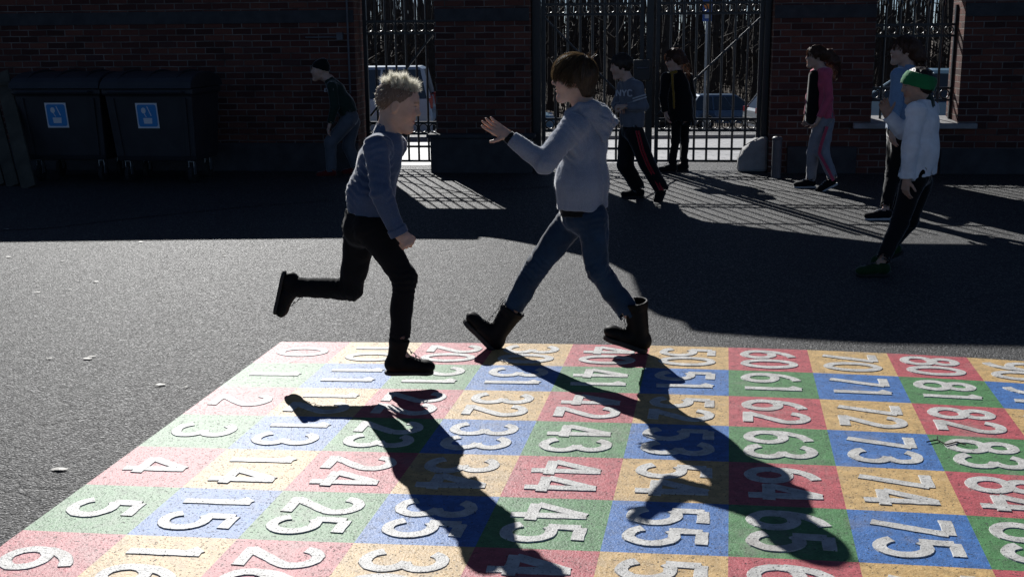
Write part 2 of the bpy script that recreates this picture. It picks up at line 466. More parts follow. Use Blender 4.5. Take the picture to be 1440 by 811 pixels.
# ---- ironwork
def grille(parent, u0, u1, rows, bars_z, pitch, offy, rails, spear=0.0, barw=.0135, ringr=None, top_fn=None, frame=True):
    b = MB(); n = max(1, round((u1-u0)/pitch)); 
    for i in range(1 if frame else 0, n if frame else n+1):
        u = u0+(u1-u0)*i/n; zt = top_fn(u) if top_fn else bars_z[1]
        b.bar((u, offy, bars_z[0]), (u, offy, zt), barw, n=6)
        if spear: b.tube([(u, offy, zt), (u, offy, zt+spear*.35), (u, offy, zt+spear)], [barw*.9, barw*1.9, .001], 6)
    b.build('bars', M['iron'], parent, smooth=False)
    for (z0, z1) in rows:
        r = MB(); R_ = (z1-z0)/2-.006; k = max(1, round((u1-u0)/(pitch)))
        for i in range(k): r.ring((u0+(u1-u0)*(i+.5)/k, offy, (z0+z1)/2), min(R_, pitch/2-.004), .0075)
        r.build('ring_row', M['iron'], parent, smooth=True)
    f = MB()
    for z in rails: f.box(u0, u1, offy-.012, offy+.012, z-.013, z+.013)
    if frame:
        zt0 = top_fn(u0) if top_fn else bars_z[1]; zt1 = top_fn(u1) if top_fn else bars_z[1]
        f.box(u0-.022, u0+.022, offy-.022, offy+.022, bars_z[0]-.03, zt0+.02); f.box(u1-.022, u1+.022, offy-.022, offy+.022, bars_z[0]-.03, zt1+.02)
    f.build('frame', M['iron'], parent)

g1 = tag(wframe('iron_gate', 0, 0, 0), 'narrow black wrought iron gate left of the middle brick pier', 'gate')
grille(g1, 1.82, 2.66, [(1.58, 1.69), (.42, .53)], (.09, 2.02), .118, .30, [1.70, 1.565, .54, .41, .09, .26], spear=.09)
mb = MB(); mb.bar((2.62, .27, 1.55), (1.86, .27, .62), .022, .022); mb.build('brace', M['iron'], g1)
def arch_top(u): return min(2.75, arch_lo(min(max(u, A0+.03), A1-.03))-.10)
gates = []
for (u0, u1, lab) in ((3.90, 5.02, 'left leaf of the tall black gate, behind the boy in the grey hoodie'), (5.20, 6.35, 'right leaf of the tall black gate with a long diagonal stay, behind the standing girl')):
    g = tag(wframe('iron_gate'), lab, 'gate', 'two leaves of the tall gate')
    grille(g, u0, u1, [(1.765, 1.86), (.46, .57)], (.10, 2.4), .142, .30, [1.755, 1.87, .58, .45, .24, .10, 2.45 if u0 > 4 else 2.45], top_fn=arch_top)
    gates.append(g)
    mb = MB()
    if u0 < 5: mb.bar((u0, .27, 1.74), (u1, .27, .62), .02, .02)
    else: mb.bar((u1, .26, 1.72), (u0, .26, .62), .022, .022)
    mb.build('brace', M['iron'], g)
# meeting stile and lock box
mb = MB(); mb.box(5.07, 5.15, .28, .32, .03, 2.93); st = mb.build('meeting_stile', M['iron'], gates[0], bevel=.006)
mb = MB(); mb.box(4.93, 5.12, .19, .252, 1.02, 1.25); mb.build('lock_box', M['iron'], gates[0], bevel=.008)
mb = MB(); mb.bar((4.97, .17, 1.16), (5.09, .17, 1.16), .01, n=8); mb.bar((5.07, .17, 1.16), (5.07, .20, 1.16), .008, n=8); mb.build('handle', M['bollard'], gates[0])
# gate posts
for u0, u1, lab in ((3.775, 3.872, 'black iron gate post against the middle brick pier'), (6.375, 6.445, 'black iron gate post against the right brick pier')):
    g = tag(wframe('gate_post', (u0+u1)/2), lab, 'gate post', 'posts of the tall gate')
    w = (u1-u0)/2
    MB().box(-w, w, .20, .34, 0, 2.22).build('post', M['iron'], g, bevel=.006)
    mb = MB(); mb.box(-w-.0, w-.01, .19, .35, 2.222, 2.26); mb.build('cap', M['iron'], g, bevel=.004)
wg = tag(wframe('window_grille'), 'black iron grille with two rows of rings in the wall window', 'window grille')
grille(wg, 7.545, 8.455, [(1.50, 1.60), (.80, .91)], (.57, 1.80), .152, .30, [1.61, 1.49, .92, .79], spear=.10, frame=True)

# conduit on the wall and downpipe on the far left
mb = MB(); mb.tube([(1.70, -.03, 2.6), (1.70, -.03, .9)], .012, 8); mb.box(1.57, 1.64, -.05, -.003, 1.50, 1.58); mb.tube([(1.2, -.02, 1.53), (1.57, -.02, 1.53)], .009, 6)
o = mb.build('cable_conduit', M['bollard'], wframe('junction_box')); o.parent['label'] = 'small grey junction box and conduit on the wall beside the narrow gate'; o.parent['category'] = 'junction box'

# bollard
bp = ground_at(1091, 250); bo = tag(empty('bollard', bp), 'short grey cylindrical bollard in front of the right brick pier', 'bollard')
MB().lathe((0, 0, 0), [(.052, 0), (.052, .40), (.050, .41)], 24).build('post', M['bollard'], bo, smooth=False)
MB().lathe((0, 0, 0), [(.055, .412), (.056, .43), (.040, .445), (.01, .45)], 24).build('cap', M['bollard'], bo, smooth=True)
# ------------------------------------------------------------------ beyond the gates: wood, cars, stop sign
t = NT('bark')
t.p(Base_Color=t.ramp(t.noise(3, 6, .7), [(.3, (.018, .014, .011)), (.6, (.05, .04, .032)), (.8, (.07, .075, .05))]), Roughness=.9, Normal=t.bump(t.noise(18, 5), .02))
M['bark'] = t.m
def tree_proto(seed, h, r0):
    R_ = random.Random(seed)
    root = empty('bare_tree')
    mb = MB(); pts = []; x = y = 0
    for i in range(9):
        pts.append((x, y, -.6+h*i/8)); x += R_.uniform(-.12, .12)*h/8; y += R_.uniform(-.12, .12)*h/8
    mb.tube(pts, [r0*(1-.085*i)*(1.35 if i == 0 else 1) for i in range(9)], 8)
    mb.build('trunk', M['bark'], root, smooth=True)
    cb = MB()
    def limb(p, d, L, r, dep):
        P = [p]; q = Vector(p)
        n = 4
        for i in range(n):
            d = (d+Vector((R_.uniform(-.3, .3), R_.uniform(-.3, .3), R_.uniform(-.12, .25)))).normalized(); q = q+d*L/n; P.append(q.copy())
        cb.tube(P, [r*(1-.8*i/n) for i in range(n+1)], 4 if dep < 2 else 3, cap=False)
        if dep < 2:
            for k in range(3):
                i = R_.randint(1, n); a = R_.uniform(0, 6.28)
                nd = (d*.5+Vector((math.cos(a), math.sin(a), R_.uniform(-.2, .8)))).normalized()
                limb(P[i], nd, L*R_.uniform(.4, .65), r*.5, dep+1)
    for k in range(8):
        f = R_.uniform(.22, 1.0) if k > 4 else R_.uniform(.12, .4)
        i = min(7, int(f*8)); p = Vector(pts[i]).lerp(Vector(pts[i+1]), f*8-i) if i < 8 else Vector(pts[8])
        a = R_.uniform(0, 6.28)
        limb(p, Vector((math.cos(a), math.sin(a), R_.uniform(.1, .9))).normalized(), h*R_.uniform(.14, .26), r0*.28, 1)
    cb.build('crown', M['bark'], root)
    return root
protos = [tree_proto(11, 11.5, .17), tree_proto(12, 13, .22), tree_proto(13, 10, .13), tree_proto(14, 12, .28), tree_proto(15, 9, .10)]
R3 = random.Random(77); first = [True]*5; k = 0
while k < 170:
    y = R3.uniform(60, 112); px = R3.uniform(440, 1420)
    x = at(px, 50, y).x
    i = R3.randrange(5)
    o = protos[i] if first[i] else copy_tree(protos[i]); first[i] = False
    o.location = (x, y, zg(y)); o.rotation_euler = (R3.uniform(-.05, .05), R3.uniform(-.05, .05), R3.uniform(0, 6.28)); s_ = R3.uniform(.75, 1.2); o.scale = (s_, s_, s_)
    tag(o, 'bare dark tree in the wood seen through the gates and barred openings', 'tree', 'trees of the wood beyond the road'); k += 1
# undergrowth: a tangle of leafless twigs and a far stand of thin stems
R4 = random.Random(5); tw = MB()
def twig_mass(n, y0, y1, hmin, hmax, w, wob=.2, px0=430, px1=1430):
    V = []; F = []
    for i in range(n):
        y = R4.uniform(y0, y1); x = at(R4.uniform(px0, px1), 50, y).x; z = zg(y)
        p = Vector((x, y, z)); d = Vector((R4.uniform(-.9, .9)*wob, R4.uniform(-.9, .9)*wob, 1)).normalized(); L = R4.uniform(hmin, hmax); wd = R4.uniform(.6, 1.4)*w
        b = len(V)
        for j in range(5):
            f = j/4; V.append(p-Vector((wd*(1-.8*f), 0, 0))); V.append(p+Vector((wd*(1-.8*f), 0, 0)))
            d = (d+Vector((R4.uniform(-1, 1)*wob, R4.uniform(-1, 1)*wob, 0))).normalized(); p = p+d*L/4
        for j in range(4): F.append((b+2*j, b+2*j+1, b+2*j+3, b+2*j+2))
    return V, F
V, F = twig_mass(6500, 57, 100, .6, 3.4, .014, .16)
tag(link_mesh('undergrowth', V, F, M['bark']), 'tangled leafless undergrowth filling the wood beyond the road', 'undergrowth', kind='stuff')
V, F = twig_mass(3200, 105, 140, 5, 12, .07, .04)
tag(link_mesh('far_wood', V, F, M['bark']), 'far dense stand of thin bare stems behind the nearer trees', 'wood', kind='stuff')

M['glass'] = NT('car_glass').p(Base_Color=(.02, .03, .04), Roughness=.08, Specular_IOR_Level=.8)
M['tyre'] = simple('tyre', (.018, .018, .018), .85)
M['rim'] = simple('alloy', (.35, .36, .37), .35, metal=.8)
M['tail'] = NT('tail_light').p(Base_Color=(.25, .01, .015), Roughness=.2)
M['lens'] = NT('clear_lens').p(Base_Color=(.6, .62, .65), Roughness=.12)
def paintm(n, c): return NT(n).p(Base_Color=c, Roughness=.32, Coat_Weight=.6, Coat_Roughness=.08, Metallic=.15)
def make_car(loc, rz, L, H, W, paint, label, van=False):
    """local +x is the nose"""
    c = empty('parked_car', loc, rz); tag(c, label, 'car')
    wb = .30*L; wr = .31; sill = .20; belt = H*.60
    def arch(cx):
        return [(cx+(wr+.05)*math.cos(a), wr+(wr+.05)*math.sin(a)) for a in [math.pi*i/8 for i in range(9)]]
    low = [(-L/2+.03, .32), (-L/2+.08, sill)]
    for cx in (-wb, wb): low += [(p[0], p[1]) for p in reversed(arch(cx))]
    low += [(L/2-.12, sill), (L/2, .38)]
    nose = [(L/2-.02, .62), (L/2-.25, belt-.16), (L*.22, belt)] if not van else [(L/2-.02, .66), (L/2-.2, belt-.12), (L*.30, belt)]
    up = nose+[(-L/2+.06, belt), (-L/2, .75)]
    # side skin as strips between lower and upper outline, with a little tumblehome
    xs = sorted(set([round(p[0], 3) for p in low+up]+[-L/2+L*i/30 for i in range(31)]))
    def interp(pl, x, lo):
        best = None
        for a, b in zip(pl[:-1], pl[1:]):
            x0, x1 = min(a[0], b[0]), max(a[0], b[0])
            if x0-1e-6 <= x <= x1+1e-6:
                f = 0 if abs(b[0]-a[0]) < 1e-6 else (x-a[0])/(b[0]-a[0]); z = a[1]+f*(b[1]-a[1])
                best = z if best is None else (max(best, z))
        return best if best is not None else (sill if lo else belt)
    V = []; F = []; n = 7
    for x in xs:
        zl = interp(low, x, True); zu = interp([(L/2, .38)]+up+[(-L/2+.03, .32)], x, False); zu = max(zu, zl+.01)
        e = min(1, (1-abs(x)/(L/2))*5+.55)
        sec = [(-1.0, zl), (-1.02, zl+(zu-zl)*.5), (-.96, zu-.03), (-.86, zu), (.86, zu), (.96, zu-.03), (1.02, zl+(zu-zl)*.5), (1.0, zl)]
        for (k_, z) in sec: V.append((x, k_*W/2*(.86+.14*e), z))
    m_ = 8
    for i in range(len(xs)-1):
        for j in range(m_): F.append((i*m_+j, (i+1)*m_+j, (i+1)*m_+(j+1) % m_, i*m_+(j+1) % m_))
    F += [tuple(range(m_)), tuple(range((len(xs)-1)*m_, len(xs)*m_))[::-1]]
    body = link_mesh('body', V, F, paint, c, smooth=False)
    # cabin
    x0, x1 = (-L/2+.08, L*.28) if van else (-L/2+.12, L*.20)
    t0, t1 = (x0+.16, x1-.55) if van else (x0+.38, x1-.78)
    wb_, wt = W*.46, W*.38
    V = [(x0, -wb_, belt-.01), (x1, -wb_, belt-.01), (x1, wb_, belt-.01), (x0, wb_, belt-.01), (t0, -wt, H-.06), (t1, -wt, H-.06), (t1, wt, H-.06), (t0, wt, H-.06)]
    cab = link_mesh('glasshouse', V, [(0, 1, 5, 4), (1, 2, 6, 5), (2, 3, 7, 6), (3, 0, 4, 7), (4, 5, 6, 7)], M['glass'], c)
    rf = MB(); rf.box(t0-.04, t1+.06, -wt-.015, wt+.015, H-.065, H-.0, top=(.12, .10)); rf.build('roof', paint, c, bevel=.02)
    pm = MB()
    for s in (-1, 1):
        y0, y1 = s*(wb_+.004), s*(wt+.004)
        for fa, w_ in ((0, .10), (.36, .05), (.66, .05), (1, .06)):
            pm = MB(); pm.bar((x0+(x1-x0)*fa, y0, belt-.02), (t0+(t1-t0)*fa, y1, H-.05), w_, .03); pm.build('pillar', paint, c)
    for cx in (-wb, wb):
        for s in (-1, 1):
            w = MB(); y = s*(W/2-.10)
            w.tube([(cx, y-.10, wr), (cx, y-.085, wr), (cx, y+.085, wr), (cx, y+.10, wr)], [wr-.03, wr, wr, wr-.03], 24); wo = w.build('wheel', M['tyre'], c, smooth=False)
            r = MB(); r.tube([(cx, y+s*.092, wr), (cx, y+s*.104, wr)], [wr*.66, wr*.60], 20); r.build('rim', M['rim'], wo)
    for s in (-1, 1):
        a = MB(); 
        if van: a.box(-L/2-.012, -L/2+.09, s*(W/2-.12)-.06, s*(W/2-.12)+.06, .85, belt+.05)
        else: a.box(-L/2-.012, -L/2+.14, s*(W/2-.20)-.13, s*(W/2-.20)+.13, .68, .88)
        a.build('tail_light', M['tail'], c, bevel=.02)
        a = MB(); a.box(L/2-.28, L/2-.04, s*(W/2-.24)-.13, s*(W/2-.24)+.13, .54, .70); a.build('headlight', M['lens'], c, bevel=.03)
        a = MB(); a.box(x1-.22, x1-.10, s*(W/2+.02), s*(W/2+.17), belt+.02, belt+.15); a.build('mirror', paint, c, bevel=.02)
    bp_ = MB(); bp_.box(-L/2-.05, -L/2+.12, -W*.42, W*.42, .30, .52); bp_.build('bumper', M['tyre'], c, bevel=.03); bp_ = MB(); bp_.box(L/2-.12, L/2+.04, -W*.42, W*.42, .28, .46); bp_.build('bumper', M['tyre'], c, bevel=.03)
    return c
P_s = paintm('silver_blue_paint', (.32, .40, .50)); P_d = paintm('dark_blue_paint', (.05, .10, .17)); P_g = paintm('grey_green_paint', (.10, .16, .18)); P_b = paintm('light_blue_paint', (.16, .30, .40))
x = at(611, 150, 30).x
make_car((x-2.3, 30, zg(30)), math.pi, 4.6, 1.88, 1.8, P_s, 'pale silver people carrier with red tail light behind the narrow gate', True)
x = at(520, 150, 30).x
x = at(962, 150, 50).x
make_car((x+2.1, 50, zg(50)), math.pi*0, 4.2, 1.48, 1.75, P_d, 'dark blue hatchback parked beyond the right leaf of the tall gate')
x = at(740, 150, 46).x
make_car((x-1.0, 46, zg(46)), 0, 4.2, 1.45, 1.75, P_b, 'light blue car partly hidden behind the hinge side of the tall gate')
x = at(1260, 90, 20).x
make_car((x+1.6, 24, zg(24)), rad(158), 4.3, 1.46, 1.78, P_b, 'light blue car seen through the barred window behind the girls')
x = at(1345, 90, 23).x
make_car((x+1.2, 24.6, zg(24)), rad(172), 4.4, 1.62, 1.8, P_g, 'grey green car at the right side of the barred window')

x = at(1068, 150, 42).x
make_car((x+1.6, 42, zg(42)), rad(8), 4.0, 1.4, 1.7, paintm('white_paint', (.45, .48, .5)), 'small white car whose tail shows right of the dark blue hatchback')
# bus stop sign
x = at(992, 100, 44); sp = tag(empty('stop_sign', (x.x, 44, zg(44))), 'tall pole with blue stop sign and orange disc beyond the tall gate', 'sign')
MB().bar((0, 0, -.1), (0, 0, 4.9), .045, n=10, h=.045).build('pole', M['rim'], sp)
bl = NT('sign_blue').p(Base_Color=(.03, .10, .35), Roughness=.4); og = NT('sign_orange').p(Base_Color=(.75, .22, .02), Roughness=.4)
mb = MB(); mb.box(-.17, .17, -.07, -.045, 4.05, 4.85); mb.build('plate', bl, sp, bevel=.008)
mb = MB(); mb.tube([(0, -.072, 4.62), (0, -.084, 4.62)], .13, 24); mb.build('disc', og, sp)
mb = MB(); mb.box(-.09, .09, -.078, -.0715, 4.16, 4.30, ); mb.box(-.05, .05, -.078, -.0715, 4.34, 4.38); mb.build('pictogram', M['lens'], sp)
# ------------------------------------------------------------------ bins and planks on the left
t = NT('dark_plastic'); t.p(Base_Color=t.ramp(t.noise(3, 5), [(.3, (.018, .019, .023)), (.7, (.032, .033, .039))]), Roughness=.5, Normal=t.bump(t.noise(25, 4), .002)); M['plastic'] = t.m
M['plank'] = simple('weathered_wood', (.07, .065, .05), .8, .3, .35, 5, .004, 30)
M['sticker'] = NT('sticker_blue').p(Base_Color=(.05, .28, .62), Roughness=.35)
M['stickerw'] = NT('sticker_white').p(Base_Color=(.75, .77, .80), Roughness=.35)
def make_bin():
    b = empty('waste_bin'); W = 1.22
    # tub: front (towards the yard, -y) leans outwards upwards
    def sec(z, w, y0, y1): return [(-w/2, y0, z), (w/2, y0, z), (w/2, y1, z), (-w/2, y1, z)]
    V = []
    for z, w, y0, y1 in ((.24, W*.90, -.30, .36), (.30, W*.92, -.33, .38), (.95, W*.985, -.43, .42), (.96, W*1.03, -.46, .45), (1.02, W*1.03, -.46, .45)): V += sec(z, w, y0, y1)
    F = [(3, 2, 1, 0)]
    for i in range(4):
        for k in range(4): F.append((4*i+k, 4*i+(k+1) % 4, 4*i+4+(k+1) % 4, 4*i+4+k))
    F.append((16, 17, 18, 19))
    tub = link_mesh('tub', V, F, M['plastic'], b, bevel=.015)
    for x in (-.50, .50):
        rb = MB(); rb.bar((x*.93, -.335, .30), (x, -.437, .92), .05, .03, up=(0, 1, 0))
        rb.build('corner_rib', M['plastic'], tub, bevel=.006)
    # rounded lid
    L = []; F = []; n = 10; xs = [-.63, -.615, -.3, 0, .3, .615, .63]
    for i in range(n+1):
        a = math.pi*i/n
        for x in xs:
            k_ = .86 if abs(x) > .62 else 1
            L.append((x, .0-.50*math.cos(a), 1.025+.165*math.sin(a)**.8*k_))
    for i in range(n):
        for j in range(6): F.append((i*7+j, i*7+j+1, i*7+j+8, i*7+j+7))
    F.append(tuple(range(0, 7*(n+1), 7))); F.append(tuple(range(6, 7*(n+1), 7))[::-1]); F.append((0, 6, 7*n+6, 7*n))
    lid = link_mesh('lid', L, F, M['plastic'], b, smooth=False, bevel=.006)
    r_ = MB(); 
    for x in (-.4, 0, .4): r_.tube([(x, -.47*math.cos(a), 1.03+.17*math.sin(a)**.8) for a in [math.pi*(.1+.8*i/8) for i in range(9)]], .012, 6)
    r_.build('lid_ribs', M['plastic'], lid)
    h = MB(); h.tube([(-.52, -.49, .985), (-.5, -.54, .99), (.5, -.54, .99), (.52, -.49, .985)], .014, 8); h.build('handle', M['plastic'], b)
    for x in (-.45, .45):
        for y in (-.22, .28):
            w = MB(); w.tube([(x-.025, y, .095), (x+.025, y, .095)], .095, 18); wo = w.build('wheel', M['tyre'], b)
            f = MB(); f.box(x-.04, x-.03, y-.03, y+.03, .09, .24); f.box(x+.03, x+.04, y-.03, y+.03, .09, .24); f.box(x-.04, x+.04, y-.04, y+.04, .232, .242); f.build('fork', M['rim'], wo)
    # sticker, on the leaning front: a plane through y=-.33..-.43
    def fy(z): return -.33-(z-.30)*(.10/.65)-.004
    def sheet(nm, mat, polys, off, par):
        V = []; F = []
        for pl_ in polys:
            k0 = len(V)
            for (x, z) in pl_: V.append((x, fy(z)-off, z))
            for (x, z) in pl_: V.append((x, fy(z)-off-.0015, z))
            n_ = len(pl_); F += [tuple(range(k0, k0+n_))[::-1], tuple(range(k0+n_, k0+2*n_))]+[(k0+i, k0+(i+1) % n_, k0+n_+(i+1) % n_, k0+n_+i) for i in range(n_)]
        return link_mesh(nm, V, F, mat, par)
    sx, sz, hw, hh = -.04, .735, .150, .135
    st = sheet('sticker', M['stickerw'], [[(sx-hw, sz-hh), (sx+hw, sz-hh), (sx+hw, sz+hh), (sx-hw, sz+hh)]], .002, b)
    c8 = []
    for (cx, cz, a0) in ((sx+hw-.045, sz+hh-.045, 0), (sx-hw+.045, sz+hh-.045, 90), (sx-hw+.045, sz-hh+.045, 180), (sx+hw-.045, sz-hh+.045, 270)):
        c8 += [(cx+.028*math.cos(rad(a0+q)), cz+.028*math.sin(rad(a0+q))) for q in (0, 30, 60, 90)]
    sheet('sticker_field', M['sticker'], [c8[::1]], .004, st)
    disc = [(sx-.045+.032*math.cos(rad(q)), sz+.055+.032*math.sin(rad(q))) for q in range(0, 360, 30)]
    tray = [(sx-.055, sz-.085), (sx+.055, sz-.085), (sx+.062, sz-.025), (sx-.062, sz-.025)]
    line = [(sx+.005, sz+.095), (sx+.015, sz+.10), (sx+.06, sz+.0), (sx+.05, sz-.005)]
    handle_ = [(sx-.05, sz+.03), (sx-.04, sz+.03), (sx-.01, sz-.015), (sx-.02, sz-.015)]
    sheet('pictogram', M['stickerw'], [disc, tray, line, handle_], .006, st)
    return b
b1 = make_bin(); b2 = copy_tree(b1)
def onyard(px, y): p = at(px, 220, y); return (p.x, y, 0)
b1.location = onyard(112, 12.95); b1.rotation_euler.z = rad(-6)
b2.location = onyard(236, 12.75); b2.rotation_euler.z = rad(-7)
for b_ in (b1, b2): b_.scale = (.80, .92, 1)
tag(b1, 'left dark grey wheeled waste bin with blue sticker, next to the leaning planks', 'waste bin', 'waste bins by the wall')
tag(b2, 'right dark grey wheeled waste bin with blue sticker, nearer the brick wall corner', 'waste bin', 'waste bins by the wall')
for (xa, xb, y, w, lab) in ((2, 38, 12.3, .16, 'wide weathered plank leaning beside the bins, nearest to them'), (-22, 16, 12.45, .14, 'second weathered plank leaning at the far left edge'), (-44, -4, 12.5, .14, 'outermost plank of the leaning boards at the left edge')):
    a = at(xb, 236, y-.1); t_ = at(xa, 102, y+.5); a.z = .0
    d = (t_-a); o = empty('leaning_plank', a); tag(o, lab, 'plank', 'planks leaning on the left')
    mb = MB(); mb.bar((0, 0, .0), d, w, .03, up=(0, 1, 0)); mb.build('board', M['plank'], o, bevel=.004)
    mb = MB(); q = d*.9; mb.box(q.x-w*.45, q.x+w*.45, q.y-.045, q.y-.02, q.z-.02, q.z+.02); mb.build('batten', M['plank'], o)
# small thin pole at the left edge
p0, p1 = at(12, 71, 13.3), at(4, 26, 13.3)
# litter flecks on the asphalt: leaves and a twig
M['leaf'] = simple('pale_dry_leaf', (.45, .43, .38), .6, .4, .2, 30)
LP = [(193, 457, 0), (301, 322, 0)]
spots = [((84, 661), .012), ((226, 542), .010), ((124, 505), .012), ((129, 502), .009), ((69, 505), .007), ((262, 545), .006), ((10, 323), .012), ((12, 362), .010), ((105, 353), .006), ((134, 397), .008), ((111, 396), .006), ((88, 368), .008), ((198, 341), .009), ((53, 412), .008), ((96, 408), .007), ((317, 361), .008)]
R6 = random.Random(9)
for (pp, s) in spots:
    g = ground_at(*pp); a = R6.uniform(0, 6.28); n = 7; V = [(0, 0, .004)]; 
    for i in range(n):
        q = 2*math.pi*i/n; rr = s*1.7*(1+.25*math.cos(2*q))*R6.uniform(.8, 1.1); V.append((math.cos(q+a)*rr*1.5, math.sin(q+a)*rr*.8, .001+.004*R6.random()))
    o = link_mesh('fallen_leaf', V, [(0, i+1, (i+1) % n+1) for i in range(n)], M['leaf']); o.location = (g.x, g.y, .004)
    tag(o, 'small pale dry leaf lying on the sunlit asphalt left of the number square', 'leaf', 'pale leaves on the asphalt')
mb = MB(); pts = [ground_at(*p)+Vector((0, 0, .012)) for p in ((1303, 625), (1318, 622), (1330, 629), (1345, 625), (1358, 629))]
o0 = pts[0].copy(); mb.tube([p-o0 for p in pts], .003, 6); mb.tube([pts[1]-o0, pts[1]-o0+Vector((.01, .03, .004))], .002, 5)
o = mb.build('fallen_twig', M['bark']); o.location = o0; tag(o, 'thin dark twig lying across the blue 73 and green 83 squares', 'twig')
# ------------------------------------------------------------------ signed-distance modelling for bodies and clothes
def A3(v): return np.array([v[0], v[1], v[2]], dtype=np.float64)
def unit(v): v = A3(v); return v/np.linalg.norm(v)
_rs = np.random.RandomState(3); _TAB = _rs.rand(32, 32, 32).astype(np.float32)
def vnoise(P):
    q = np.floor(P).astype(np.int64); f = (P-q).astype(np.float32); f = f*f*(3-2*f); q &= 31; r = (q+1) & 31
    x0, y0, z0 = q[..., 0], q[..., 1], q[..., 2]; x1, y1, z1 = r[..., 0], r[..., 1], r[..., 2]
    fx, fy, fz = f[..., 0], f[..., 1], f[..., 2]
    a = _TAB[x0, y0, z0]*(1-fx)+_TAB[x1, y0, z0]*fx; b = _TAB[x0, y1, z0]*(1-fx)+_TAB[x1, y1, z0]*fx
    c = _TAB[x0, y0, z1]*(1-fx)+_TAB[x1, y0, z1]*fx; d = _TAB[x0, y1, z1]*(1-fx)+_TAB[x1, y1, z1]*fx
    return (a*(1-fy)+b*fy)*(1-fz)+(c*(1-fy)+d*fy)*fz
class Op:
    def __init__(s, fn, lo, hi, mode='u', k=.012): s.fn, s.lo, s.hi, s.mode, s.k = fn, A3(lo), A3(hi), mode, k
def cone(a, b, ra, rb, lat=None, s=1.0, k=.012, mode='u', clip=None):
    """clip: list of (point, normal): material kept where (p-point).normal < 0"""
    a, b = A3(a), A3(b); ba = b-a; l2 = max(1e-9, ba@ba); L = None if lat is None else unit(lat)
    bb = ba if L is None else ba+L*(ba@L)*(1/s-1); l2 = max(1e-9, bb@bb)
    cl = [(A3(p), unit(n)) for p, n in (clip or [])]
    def fn(P):
        pa = P-a
        if L is not None: pa = pa+(pa@L)[..., None]*(L*(1/s-1))
        t = np.clip(pa@bb/l2, 0, 1); d = np.sqrt(((pa-t[..., None]*bb)**2).sum(-1))-(ra+(rb-ra)*t)
        for p, n in cl: d = np.maximum(d, (P-p)@n)
        return d
    m = max(ra, rb)*max(1, s)+.01
    return Op(fn, np.minimum(a, b)-m, np.maximum(a, b)+m, mode, k)
def ell(c, r, R=None, k=.012, mode='u', clip=None):
    c = A3(c); r = np.array(r, float); R = np.eye(3) if R is None else np.array([unit(v) for v in R])
    cl = [(A3(p), unit(n)) for p, n in (clip or [])]
    def fn(P):
        q = (P-c)@R.T; k0 = np.sqrt(((q/r)**2).sum(-1)); k1 = np.sqrt(((q/r**2)**2).sum(-1))+1e-9
        d = k0*(k0-1)/k1
        d = np.where(k0 < .3, -r.min()*.7, d)
        for p, n in cl: d = np.maximum(d, (P-p)@n)
        return d
    m = r.max()+.01
    return Op(fn, c-m, c+m, mode, k)
def evalops(ops, P, C=None, R=0, h=0):
    """P: (blocks, n, 3)"""
    D = np.full(P.shape[:2], 1e3, dtype=np.float64)
    for o in ops:
        idx = np.nonzero(o.fn(C) < R*1.25+2*h+o.k)[0]
        if len(idx) == 0: continue
        d = o.fn(P[idx]); c = D[idx]
        if o.mode == 'u':
            e = np.maximum(o.k-np.abs(c-d), 0)/o.k; r = np.minimum(c, d)-e*e*o.k*.25
        else:
            e = np.maximum(o.k-np.abs(c+d), 0)/o.k; r = np.maximum(c, -d)+e*e*o.k*.25
        D[idx] = r
    return D
